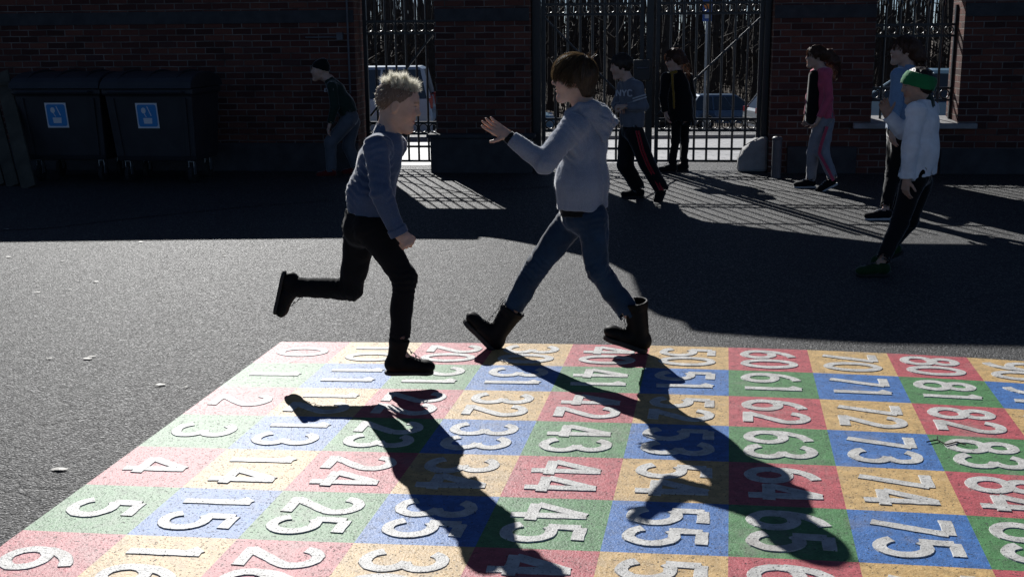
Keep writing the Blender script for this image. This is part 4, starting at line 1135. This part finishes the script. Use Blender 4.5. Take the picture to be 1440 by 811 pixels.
def hair_hug(hf, hh, n, seed, c, r, whorl, mat, par, org, L=(.07, .13), w=.0011, lowcut=None, grav=.25, out=.09):
    R_ = np.random.RandomState(seed); v = R_.randn(n*3, 3); v /= np.linalg.norm(v, axis=1, keepdims=True); v = v[v[:, 2] > -.2][:n]
    c = np.array(c); r = np.array(r); q = c+v*r*(1.0+.02*R_.rand(len(v), 1)); ax = np.array(hf.ax())
    if lowcut is not None: m_ = q[:, 2] > lowcut(q[:, 0], q[:, 1])+.12; q = q[m_]; v = v[m_]
    roots = hf.o+(q*hh)@ax; wp = np.array(whorl)
    d = q-wp; nrm = v/r; nrm /= np.linalg.norm(nrm, axis=1, keepdims=True); d = d-nrm*(d*nrm).sum(1, keepdims=True); d /= np.linalg.norm(d, axis=1, keepdims=True)+1e-6; d = d+nrm*out
    return strands('strands', roots, d@ax, R_.uniform(L[0], L[1], len(q)), w, mat, par, org, seed, .25, grav, 6, (A3(hf(*(c*hh))), r*hh*1.01, ax))
M['brown_strand'] = hair_mat('backlit_brown_hair', (.125, .085, .045), .55)  # lighter copy of the brown hair, backlit rim put into its colour
hair_hug(hfH, hhH, 3200, 3, (-.05, 0, .12), (.462, .382, .417), (-.30, .05, .5), M['brown_strand'], hr, orgH, lowcut=zf_bowl)
R_ = np.random.RandomState(8)
rt = np.array([hfH((-.34+.04*a)*hhH, .03*b*hhH, .40*hhH) for a, b in R_.randn(14, 2)]); strands('cowlick', rt, np.tile(unit((.55, 0, .85)), (14, 1))+R_.randn(14, 3)*.12, R_.uniform(.03, .055, 14), .0014, M['brown'], hr, orgH, 2, .15)

# ================= the blond boy
fwB = unit((.93, .28, 0)); latB = np.cross([0, 0, 1], fwB)
headB = P3(560, 148, 5.18)
fRb = Frame(P3(559, 526, 5.06), (1, .10, -.03), (0, 0, 1)); fLb = Frame(P3(394, 396, 5.36), (-.26, .05, -.97), (.97, 0, -.26))
farB = gshadow(583, 596, 5.55)
rootB, orgB, hfB, hhB, topB, trB = person('blond boy in blue shirt and black trousers running right with one leg kicked back', h=.0033, hc=.0045, g=.98,
    head=headB, hf=(.97, -.03, -.20), hu=(.20, 0, .97), hh=.226, neck=P3(545, 188, 5.19), chest=P3(534, 226, 5.19), waist=P3(521, 272, 5.19), pelvis=P3(511, 316, 5.19), lat=latB, skin=M['skin'], brow=(.6, .5, .4),
    sR=P3(528, 207, 5.05), eR=P3(536, 272, 4.98), wR=P3(560, 326, 4.98), sL=P3(556, 205, 5.32), eL=P3(528, 262, 5.41), wL=farB,
    handR=dict(F=(.62, 0, -.66), D=(.5, -.75, .3), side=1, **HP['fist']), handL=dict(F=(-.6, .6, -.5), D=(-.3, .5, .8), side=-1, **HP['open']),
    hR=P3(524, 322, 5.11), kR=P3(569, 390, 5.07), aR=A3(P3(561, 492, 5.06)), hL=P3(507, 322, 5.27), kL=P3(494, 406, 5.33), aL=A3(P3(410, 404, 5.36)), fR=fRb, fL=fLb,
    pants=M['blackp'], leg=(.084, .057, .047), cutR=.90, cutL=.99, wtop=P3(513, 300, 5.19), pamp=.005,
    hem=P3(517, 314, 5.19), hemn=unit((.38, 0, -.92))*1.0, top=(.105, .104, .092), ts=1.30, sleeve=(.054, .049, .041), topm=M['denimshirt'], topname='shirt', slvR=.97, slvL=.9, tamp=.005,
    folds=[(P3(530, 250, 5.05), (.3, 0, 1), .10, .005, .04), (P3(500, 260, 5.1), (.4, 0, 1), .09, .005, .035)],
    shoem=(M['leather'], M['rubber'], M['lace']), shoekw=dict(kind='hitop', L=.232, w=1.0), skwR=dict(shaft=A3(P3(561.5, 477, 5.06))), skwL=dict(shaft=A3(P3(418, 405, 5.36))))
# collar and placket
nb_ = A3(P3(547, 181, 5.19)); axn = unit(np.array([.25, 0, .97]))
sdf_mesh('collar', [cone(nb_-axn*.022, nb_+axn*.022, .066, .058, clip=[(nb_+axn*.020, axn), (nb_-axn*.03, -axn)], k=.004), cone(nb_-axn*.05, nb_+axn*.06, .057, .051, mode='s', k=.003)], .004, M['denimshirt'], topB, orgB, cloth_disp([], .002, 20, 3))
cuff('cuff', P3(557, 320, 4.98), P3(562, 330, 4.98), .044, M['denimshirt'], topB, orgB)
sm = MB(); pts = [P3(547, 187, 5.085), P3(533, 193, 5.01), P3(521, 203, 5.005)]
# fine short hair: cap, then light tufts
def zf_short(x, y):
    z = np.where(x > .22, .20, np.where(x > .02, .02+.9*(x-.02), .02)); z = np.where(x < -.10, .02-(-.10-x)*1.15, z); return np.maximum(z, -.30)
M['blond_short'] = hair_mat('short_blond_hair', (.20, .125, .08), .0)
hrB = cap(hfB, hhB, (-.045, 0, .125), (.435, .35, .385), zf_short, M['blond_short'], rootB, orgB, .0035, amp=.0005, sc=(150, 150, 60))
R_ = np.random.RandomState(5); n = 4600; v = R_.randn(n*4, 3); v /= np.linalg.norm(v, axis=1, keepdims=True); v = v[(v[:, 2] > .50+.1*(v[:, 0] < -.3))][:n]
clump = np.array([vnoise(v[i:i+1]*7+2)[0] for i in range(len(v))]); ax = np.array(hfB.ax())
q = np.array([-.045, 0, .125])+v*np.array([.435, .35, .385]); roots = hfB.o+(q*hhB)@ax
cl = np.stack([vnoise(v*6+k_*11)-.5 for k_ in range(3)], 1)
d = v*.5+np.array([.30, 0, .85])+cl*3.2+R_.randn(len(v), 3)*.12
strands('strands', roots, d@ax, (.012+.040*clump*(.4+.6*v[:, 2]))*R_.uniform(.7, 1.25, len(v)), .0007, M['blond'], hrB, orgB, 5, .16, .05, 5)
R_ = np.random.RandomState(15); n = 2600; v = R_.randn(n*4, 3); v /= np.linalg.norm(v, axis=1, keepdims=True)
q = np.array([-.045, 0, .125])+v*np.array([.437, .352, .387]); m_ = (q[:, 2] > zf_short(q[:, 0], q[:, 1])+.02) & (v[:, 2] < .5); q = q[m_][:120]; v = v[m_][:120]; roots = hfB.o+(q*hhB)@ax
strands('strands', roots, (v*.5+np.array([-.3, 0, -.7])+R_.randn(len(v), 3)*.15)@ax, R_.uniform(.008, .016, len(v)), .0007, M['blond'], hrB, orgB, 6, .2, .1, 3)

def rim_fuzz(o, n, mat, L=.005, w=.00045, seed=1):
    """short loose fibres added on a garment to catch a rim of backlight"""
    me = o.data; nv = len(me.vertices); co = np.empty(nv*3, np.float32); no = np.empty(nv*3, np.float32)
    me.vertices.foreach_get('co', co); me.vertices.foreach_get('normal', no); co = co.reshape(-1, 3).astype(float); no = no.reshape(-1, 3).astype(float)
    R_ = np.random.RandomState(seed); i = R_.randint(0, nv, n); i = i[no[i, 2] > -.3]
    f = strands('rim_fuzz', co[i]+R_.randn(len(i), 3)*.0015, no[i]+R_.randn(len(i), 3)*.5, R_.uniform(.4, 1.3, len(i))*L, w, mat, o, (0, 0, 0), seed, .6, 0, 3)
    return f
M['fibre'] = hair_mat('pale_rim_fibre', (.38, .42, .48), .6); M['fibre_blue'] = hair_mat('blue_rim_fibre', (.25, .33, .46), .6)  # fibres paler than the cloth, added to give its edges a bright rim
rim_fuzz(topH, 16000, M['fibre'], .007, .0005); rim_fuzz(topB, 4000, M['fibre_blue'], .004, .0004)
for o in topH.children:
    if o.name.startswith('hood'): rim_fuzz(o, 4000, M['fibre'], .006, .0005)
# ================= the children by the wall (coarser detail, 11-13 m away)
def rframe(hp, tp, y, yt=None, flat=True):
    a, b = A3(P3(hp[0], hp[1], y)), A3(P3(tp[0], tp[1], yt or y))
    if flat: a[2] = b[2] = 0
    X = unit(b-a); Z = np.array([0, 0, 1.0]); return Frame(a+X*.055, X, Z-X*(Z@X))
def kid(label, **k):
    k.setdefault('h', .0075); k.setdefault('hc', .0085); return person(label, group='children by the wall', **k)
def ft(f, z=.10): return f(0, 0, z)
def colm(n, c, **kw): M[n] = cloth_mat(n, c, bump=0, **kw); return M[n]
colm('grey_tee', (.15, .16, .19)); colm('grey_sleeve', (.13, .14, .17)); colm('track_black', (.006, .006, .008)); colm('red_stripe', (.35, .02, .03))
colm('pink_jacket', (.58, .10, .17)); colm('grey_jogger', (.26, .265, .30)); colm('pink_stripe', (.50, .07, .12)); colm('denim_light', (.18, .27, .40), fleck=.5); colm('white_jacket', (.80, .82, .86), sheen=.1); colm('green_knit', (.02, .19, .06))
colm('dark_green', (.012, .03, .022)); colm('grey_sweat', (.10, .11, .13)); colm('yellow_cloth', (.22, .13, .02)); colm('white_print', (.5, .5, .52)); colm('green_shoe', (.008, .045, .012)); colm('red_shoe', (.11, .01, .01)); colm('blue_jogger', (.10, .13, .20))

def letters(text, c, X, Z, N, size, mat, par, org, depth=.002, gap=1.15):
    """block letters as bent strokes lying on a surface: c centre, X along, Z up, N outward"""
    G = {'N': [[(0, 0), (0, 1), (.7, 0), (.7, 1)]], 'Y': [[(0, 1), (.35, .5), (.7, 1)], [(.35, .5), (.35, 0)]], 'C': [[(.7, .85), (.5, 1), (.2, 1), (0, .8), (0, .2), (.2, 0), (.5, 0), (.7, .15)]],
         'X': [[(0, 0), (.7, 1)], [(0, 1), (.7, 0)]], 'E': [[(.65, 1), (0, 1), (0, 0), (.65, 0)], [(0, .5), (.5, .5)]], 'T': [[(0, 1), (.7, 1)], [(.35, 1), (.35, 0)]], 'A': [[(0, 0), (.35, 1), (.7, 0)], [(.13, .38), (.57, .38)]], 'M': [[(0, 0), (0, 1), (.35, .4), (.7, 1), (.7, 0)]], 'L': [[(0, 1), (0, 0), (.6, 0)]]}
    mb = MB(); n = len(text)
    for i, ch in enumerate(text):
        for s in G[ch]:
            for a, b in zip(s[:-1], s[1:]):
                pa, pb = [A3(c)+unit(X)*size*((i-(n-1)/2)*gap*.85+q[0]-.35)+unit(Z)*size*(q[1]-.5)+unit(N)*depth for q in (a, b)]
                mb.bar(Vector(pa-A3(org)), Vector(pb-A3(org)), size*.2, .012, up=Vector(unit(N)))
    return mb.build('lettering', mat, par)
def band(name, pts, w, N, mat, par, org, th=.006):
    mb = MB(); N = Vector(unit(N))
    for a, b in zip(pts[:-1], pts[1:]): mb.bar(Vector(A3(a)-A3(org)), Vector(A3(b)-A3(org)), w, th, up=N)
    return mb.build(name, mat, par)
def hair_long(root, org, hf, hh, mat, pts, r, h=.008, seed=1, n=500, L=(.12, .28), amp=.006):
    hr = cap(hf, hh, (-.055, 0, .12), (.455, .375, .42), lambda x, y: np.where(x > .05, np.minimum(-.19+1.3*(x-.05), .2), -.3), mat, root, org, h, amp, extra=[cone(a, b, ra, rb, k=.04) for (a, ra), (b, rb) in zip(list(zip(pts, r))[:-1], list(zip(pts, r))[1:])], sc=(40, 40, 12))
    R_ = np.random.RandomState(seed); P_ = np.array([A3(p) for p in pts]); t = R_.rand(n)**1.2*(len(pts)-1); i = np.minimum(t.astype(int), len(pts)-2); f = (t-i)[:, None]
    c = P_[i]*(1-f)+P_[i+1]*f; rr = (np.array(r)[i]*(1-f[:, 0])+np.array(r)[i+1]*f[:, 0])
    v = R_.randn(n, 3); v /= np.linalg.norm(v, axis=1, keepdims=True); d = P_[i+1]-P_[i]; d /= np.linalg.norm(d, axis=1, keepdims=True)
    strands('strands', c+v*rr[:, None]*.95, d+v*.35, R_.uniform(L[0], L[1], n)*.5, .0022, mat, hr, org, seed, .5, .5, 4)
    hair_hug(hf, hh, 500, seed, (-.055, 0, .12), (.46, .38, .425), (-.1, 0, .55), mat, hr, org, L=(.05, .10), w=.002)
    return hr
SH_B = (M['black'], M['rubber'], M['lace']); SH_W = (M['black'], M['whiterub'], M['lacew'])

# --- boy in the lettered grey shirt, walking left
y = 10.95
fn_L = rframe((933, 287), (925, 281), 10.75, flat=False); fn_L = Frame(P3(934, 276, 10.80), (-.35, -.1, -.93), (-.9, 0, .35)); fn_R = rframe((906, 277), (881, 279), 11.05)
lt = np.cross([0, 0, 1], unit((-.95, -.15, 0)))
r_, og, hf, hh, tp, tr = kid('dark haired boy in grey lettered shirt and black trousers with red stripes', g=.98,
    head=P3(873, 94, y), hf=(-.98, -.1, -.12), hu=(-.1, 0, 1), hh=.225, neck=P3(882, 113, y), chest=P3(886, 135, y), waist=P3(889, 162, y), pelvis=P3(889, 184, y), lat=lt,
    sL=P3(896, 122, y-.13), eL=P3(905, 150, y-.17), wL=P3(878, 150, y-.18), sR=P3(876, 122, y+.13), eR=P3(866, 147, y+.12), wR=P3(868, 152, y-.02),
    handL=dict(D=(0, -.3, 1), side=1, **HP['fist']), handR=dict(F=(.3, -1, 0), D=(0, .2, 1), side=1, **HP['relax']),
    hL=P3(893, 188, y-.08), kL=P3(911, 232, y-.14), aL=A3(P3(930, 266, 10.82)), hR=P3(883, 188, y+.08), kR=P3(879, 232, y+.04), aR=ft(fn_R, .09), fL=fn_L, fR=fn_R,
    pants=M['track_black'], leg=(.092, .080, .070), cutL=1.08, cutR=1.08, hem=P3(889, 178, y), hemn=(0, 0, -1), top=(.112, .108, .092), ts=1.38, sleeve=(.055, .047, .037), topm=M['grey_tee'], topname='shirt', shoem=SH_B, shoekw=dict(L=.235))
nv = np.array([-.35, -.94, 0]); letters('NYC', A3(P3(878, 131, y-.155))+nv*.0, (.94, -.35, 0), (0, 0, 1), nv, .055, M['white_print'], tp, og, .004)
for (a, b) in (((889.5, 139, -.205), (908.5, 133, -.215)), ((890, 142.5, -.205), (909.5, 136.5, -.215))): band('sleeve_stripe', [A3(P3(a[0], a[1], y+a[2])), A3(P3(b[0], b[1], y+b[2]))], .012, (0, -1, 0), M['white_print'], tp, og, .012)
for dx in (-1.6, 2.0): band('side_stripe', [A3(P3(896+dx, 184, y-.195)), A3(P3(903+dx, 212, y-.215)), A3(P3(911+dx, 232, y-.225)), A3(P3(921+dx, 250, 10.755)), A3(P3(930+dx, 268, 10.745))], .014, (0, -1, 0), M['red_stripe'], tr, og, .012)
cap(hf, hh, (-.055, 0, .13), (.47, .39, .43), lambda x, y: np.where(x > .05, np.minimum(-.19+1.3*(x-.05), .16), np.where(x > -.06, -.05, -.25)), M['darkhair'], r_, og, .007, .006, sc=(50, 50, 25))

# --- standing girl in the long black coat
y = 13.05
lt = np.cross([0, 0, 1], unit((-.75, -.66, 0)))
fg_L = rframe((952, 238), (940, 241), 13.0); fg_R = rframe((968, 238), (960, 241), 13.15)
r_, og, hf, hh, tp, tr = kid('long haired girl in black coat and yellow scarf standing at the tall gate', g=.98,
    head=P3(947, 84, y), hf=(-.92, -.30, -.22), hu=(-.15, 0, 1), hh=.225, neck=P3(952, 99, y), chest=P3(953, 118, y), waist=P3(955, 140, y), pelvis=P3(956, 160, y), lat=lt,
    sL=P3(938, 110, y-.10), eL=P3(933, 136, y-.16), wL=P3(936, 158, y-.16), sR=P3(967, 110, y+.10), eR=P3(973, 136, y+.05), wR=P3(968, 160, y-.05),
    handL=dict(D=(-.7, 0, 0.1), side=1, **HP['relax']), handR=dict(D=(.7, 0, .1), side=1, **HP['relax']),
    hL=P3(951, 164, y-.06), kL=P3(950, 198, y-.06), aL=ft(fg_L), hR=P3(962, 164, y+.06), kR=P3(963, 198, y+.05), aR=ft(fg_R), fL=fg_L, fR=fg_R,
    pants=M['black'], leg=(.066, .050, .040), hem=P3(956, 176, y), hemn=(0, 0, -1), top=(.145, .118, .10), ts=1.35, sleeve=(.060, .052, .044), topm=M['black'], topname='coat', shoem=SH_B, shoekw=dict(kind='hitop', L=.235))
hair_long(r_, og, hf, hh, M['auburn'], [hf(-.25*hh, 0, .05*hh), hf(-.38*hh, .1*hh, -.45*hh), A3(P3(962, 120, y+.02)), A3(P3(968, 134, y+.02))], (.085, .075, .06, .025), seed=4)
sc_ = sdf_mesh('scarf', [cone(P3(944, 103, y-.12), P3(950, 101, y-.13), .022, .022, k=.02), cone(P3(945, 104, y-.16), P3(947, 132, y-.19), .014, .014, k=.02), cone(P3(947, 132, y-.19), P3(948, 152, y-.195), .014, .014, k=.01)], .007, M['yellow_cloth'], r_, og, cloth_disp([], .004, 25, 2))

# --- girl in the pink jacket, ponytail
y = 11.62
lt = np.cross([0, 0, 1], unit((-.96, -.1, 0)))
fp_L = rframe((1147, 265), (1120, 267), 11.65); fp_R = Frame(P3(1163, 270, 11.42), (-.86, -.1, -.0), (0, 0, 1)); 
fp_R = rframe((1178, 259), (1153, 272), 11.42, flat=False)
r_, og, hf, hh, tp, tr = kid('girl with ponytail in pink jacket and grey joggers with pink stripe', g=.97,
    head=P3(1147, 80, y), hf=(-.99, -.05, .03), hu=(.0, 0, 1), hh=.215, neck=P3(1153, 97, y), chest=P3(1155, 117, y), waist=P3(1157, 143, y), pelvis=P3(1158, 163, y), lat=lt,
    sL=P3(1163, 103, y-.13), eL=P3(1166, 138, y-.17), wL=P3(1152, 166, y-.17), sR=P3(1146, 104, y+.13), eR=P3(1139, 136, y+.16), wR=P3(1135, 162, y+.12),
    handL=dict(D=(.9, -.4, 0.2), side=1, **HP['relax']), handR=dict(D=(.5, .7, .2), side=-1, **HP['relax']),
    hL=P3(1155, 170, y-.06), kL=P3(1143, 214, y-.02), aL=ft(fp_L, .09), hR=P3(1162, 170, y+.07), kR=P3(1157, 214, y-.08), aR=A3(P3(1171, 250, 11.42)), fL=fp_L, fR=fp_R,
    pants=M['grey_jogger'], leg=(.083, .064, .050), cutL=1.08, cutR=1.08, hem=P3(1158, 166, y), hemn=(0, 0, -1), top=(.108, .092, .084), ts=1.38, sleeve=(.052, .045, .035), topm=M['pink_jacket'], topname='jacket', shoem=SH_W, shoekw=dict(L=.235))
sdf_mesh('undershirt', [cone(P3(1145, 106, y-.02), P3(1143, 166, y), .052, .075, lt, 1.35, k=.02)], .007, M['black'], tp, og)
band('side_stripe', [A3(P3(1163, 178, y-.145)), A3(P3(1154, 205, y-.155)), A3(P3(1152, 216, y-.150)), A3(P3(1164, 238, 11.36)), A3(P3(1172, 254, 11.355))], .028, (0, -1, 0), M['pink_stripe'], tr, og, .02)
hc_ = hair_long(r_, og, hf, hh, M['auburn'], [hf(-.42*hh, 0, .12*hh), hf(-.62*hh, 0, .10*hh), A3(P3(1173, 88, y)), A3(P3(1178, 106, y))], (.03, .045, .055, .020), seed=7, n=700, L=(.08, .2))

# --- girl in light denim behind the white jacket
gy = ground_at(1244, 309).y; y = gy+.15
lt = np.cross([0, 0, 1], unit((-.95, -.3, 0)))
fd_R = rframe((1254, 305), (1238, 311), gy); fd_L = Frame(P3(1262, 296, gy+.25), (-.8, 0, -.5), (-.5, 0, .8))
r_, og, hf, hh, tp, tr = kid('girl in light blue denim jacket half hidden behind the child in white', g=1.06,
    head=P3(1270, 72, y), hf=(-.97, -.1, .12), hu=(.10, 0, 1), hh=.235, neck=P3(1276, 92, y), chest=P3(1273, 118, y), waist=P3(1268, 155, y), pelvis=P3(1266, 184, y), lat=lt,
    sL=P3(1263, 106, y-.13), eL=P3(1260, 148, y-.15), wL=P3(1256, 182, y-.18), sR=P3(1286, 106, y+.13), eR=P3(1290, 150, y+.13), wR=P3(1284, 186, y+.08),
    handL=dict(D=(-.9, -.4, 0.2), side=1, **HP['relax']), handR=dict(D=(.9, .2, .2), side=-1, **HP['relax']),
    hL=P3(1268, 190, y-.05), kL=P3(1263, 246, y-.02), aL=ft(fd_L, .09), hR=P3(1262, 190, y+.08), kR=P3(1256, 246, y-.02), aR=ft(fd_R, .09), fL=fd_L, fR=fd_R,
    pants=M['black'], leg=(.085, .062, .048), hem=P3(1268, 182, y), hemn=(0, 0, -1), top=(.112, .102, .092), ts=1.35, sleeve=(.056, .048, .040), topm=M['denim_light'], topname='jacket', shoem=SH_W, shoekw=dict(L=.24))
hair_long(r_, og, hf, hh, M['auburn'], [hf(-.35*hh, 0, .1*hh), hf(-.52*hh, 0, -.2*hh), A3(P3(1290, 104, y))], (.08, .075, .03), seed=9, n=400)

# --- child in the white jacket with the green headband
gw = ground_at(1240, 388).y; y = gw+.18
lt = np.cross([0, 0, 1], unit((-.9, .35, 0)))
fw_L = rframe((1251, 384), (1232, 389), gw); fw_R = Frame(P3(1260, 360, gw+.42), (-.8, .2, -.45), (-.45, 0, .8))
r_, og, hf, hh, tp, tr = kid('child in white jacket, green headband and green shoes leaning back with raised hand', h=.006, hc=.0065, g=.95,
    head=P3(1290, 121, y), hf=(-.98, .12, -.1), hu=(.08, 0, 1), hh=.222, neck=P3(1299, 143, y), chest=P3(1298, 170, y), waist=P3(1294, 210, y), pelvis=P3(1289, 245, y), lat=lt, skin=M['skin_tan'],
    sL=P3(1287, 156, y-.12), eL=P3(1281, 205, y-.16), wL=P3(1275, 252, y-.17), sR=P3(1308, 155, y+.13), eR=P3(1270, 186, y+.26), wR=P3(1248, 162, y+.28),
    handL=dict(D=(-.9, -.4, 0.2), side=1, **HP['relax']), handR=dict(F=(-.35, 0, .9), D=(.2, .95, 0.1), side=1, **HP['relax']),
    hL=P3(1284, 255, y-.06), kL=P3(1265, 312, y-.08), aL=ft(fw_L, .10), hR=P3(1294, 255, y+.08), kR=P3(1279, 310, y+.10), aR=ft(fw_R, .09), fL=fw_L, fR=fw_R,
    pants=M['track_black'], leg=(.084, .062, .050), hem=P3(1290, 246, y), hemn=(.1, 0, -1), top=(.130, .120, .102), ts=1.34, sleeve=(.064, .058, .048), topm=M['white_jacket'], topname='jacket', shoem=(M['green_shoe'], M['rubber'], M['lace']), shoekw=dict(L=.23), tamp=.008)
cap(hf, hh, (-.06, 0, .10), (.47, .385, .42), lambda x, y: np.where(x > .0, .0+1.5*x, -.36), M['darkhair'], r_, og, .006, .008, sc=(30, 30, 30))
def zb(P, D):
    q = hf.inv(P)/hh; t_ = q[..., 2]-.12-.38*(q[..., 0]+.05); return np.maximum(D, (np.abs(t_-.03)-.22)*hh*.85)
sdf_mesh('headband', [ell(hf(-.045*hh, 0, .10*hh), (.515*hh, .43*hh, .465*hh), hf.ax())], .0055, M['green_knit'], r_, og, cloth_disp([], .002, 60, 2), post=zb)
sdf_mesh('collar', [cone(P3(1299, 141, y), P3(1300, 150, y), .062, .068, k=.01)], .0065, M['dark_green'], tp, og, cloth_disp([], .005, 30, 3))

# --- boy in the black beanie leaning forward in the shade
y = 12.95
lt = np.cross([0, 0, 1], unit((-.96, -.1, 0)))
fl_L = rframe((473, 247), (450, 250), 12.85); fl_R = rframe((508, 247), (486, 250), 13.05)
r_, og, hf, hh, tp, tr = kid('boy in black beanie and dark green sweatshirt leaning forward beside the narrow gate', g=.98,
    head=P3(450, 100, y), hf=(-.97, -.1, .05), hu=(-.08, 0, 1), hh=.222, neck=P3(463, 112, y), chest=P3(473, 128, y), waist=P3(484, 147, y), pelvis=P3(492, 164, y), lat=lt,
    sL=P3(467, 122, y-.14), eL=P3(471, 150, y-.18), wL=P3(464, 174, y-.17), sR=P3(470, 120, y+.14), eR=P3(484, 150, y+.17), wR=P3(480, 176, y+.14),
    handL=dict(D=(-.5, 0, 1), side=1, **HP['relax']), handR=dict(D=(-.5, 0, 1), side=-1, **HP['relax']),
    hL=P3(489, 172, y-.08), kL=P3(465, 200, y-.12), aL=ft(fl_L, .09), hR=P3(496, 172, y+.08), kR=P3(490, 205, y+.10), aR=ft(fl_R, .09), fL=fl_L, fR=fl_R,
    pants=M['grey_sweat'], leg=(.088, .070, .056), cutL=1.08, cutR=1.08, hem=P3(491, 160, y), hemn=(.4, 0, -1), top=(.112, .110, .095), ts=1.36, sleeve=(.056, .050, .040), topm=M['dark_green'], topname='sweatshirt', shoem=(M['red_shoe'], M['rubber'], M['lace']), shoekw=dict(L=.235))
sdf_mesh('beanie', [ell(hf(-.05*hh, 0, .16*hh), (.46*hh, .39*hh, .42*hh), hf.ax(), clip=[(hf(0, 0, .08*hh), -hf.Z+.25*hf.X)]), ell(hf(-.16*hh, 0, .50*hh), (.2*hh, .2*hh, .14*hh), hf.ax(), k=.03)], .007, M['black'], r_, og, cloth_disp([], .003, 50, 2))
nv = np.array([-.55, -.83, 0]); letters('EXTM', A3(P3(463, 127, y-.165)), (.83, -.45, .0), (.1, 0, 1), nv, .032, M['white_print'], tp, og, .002)
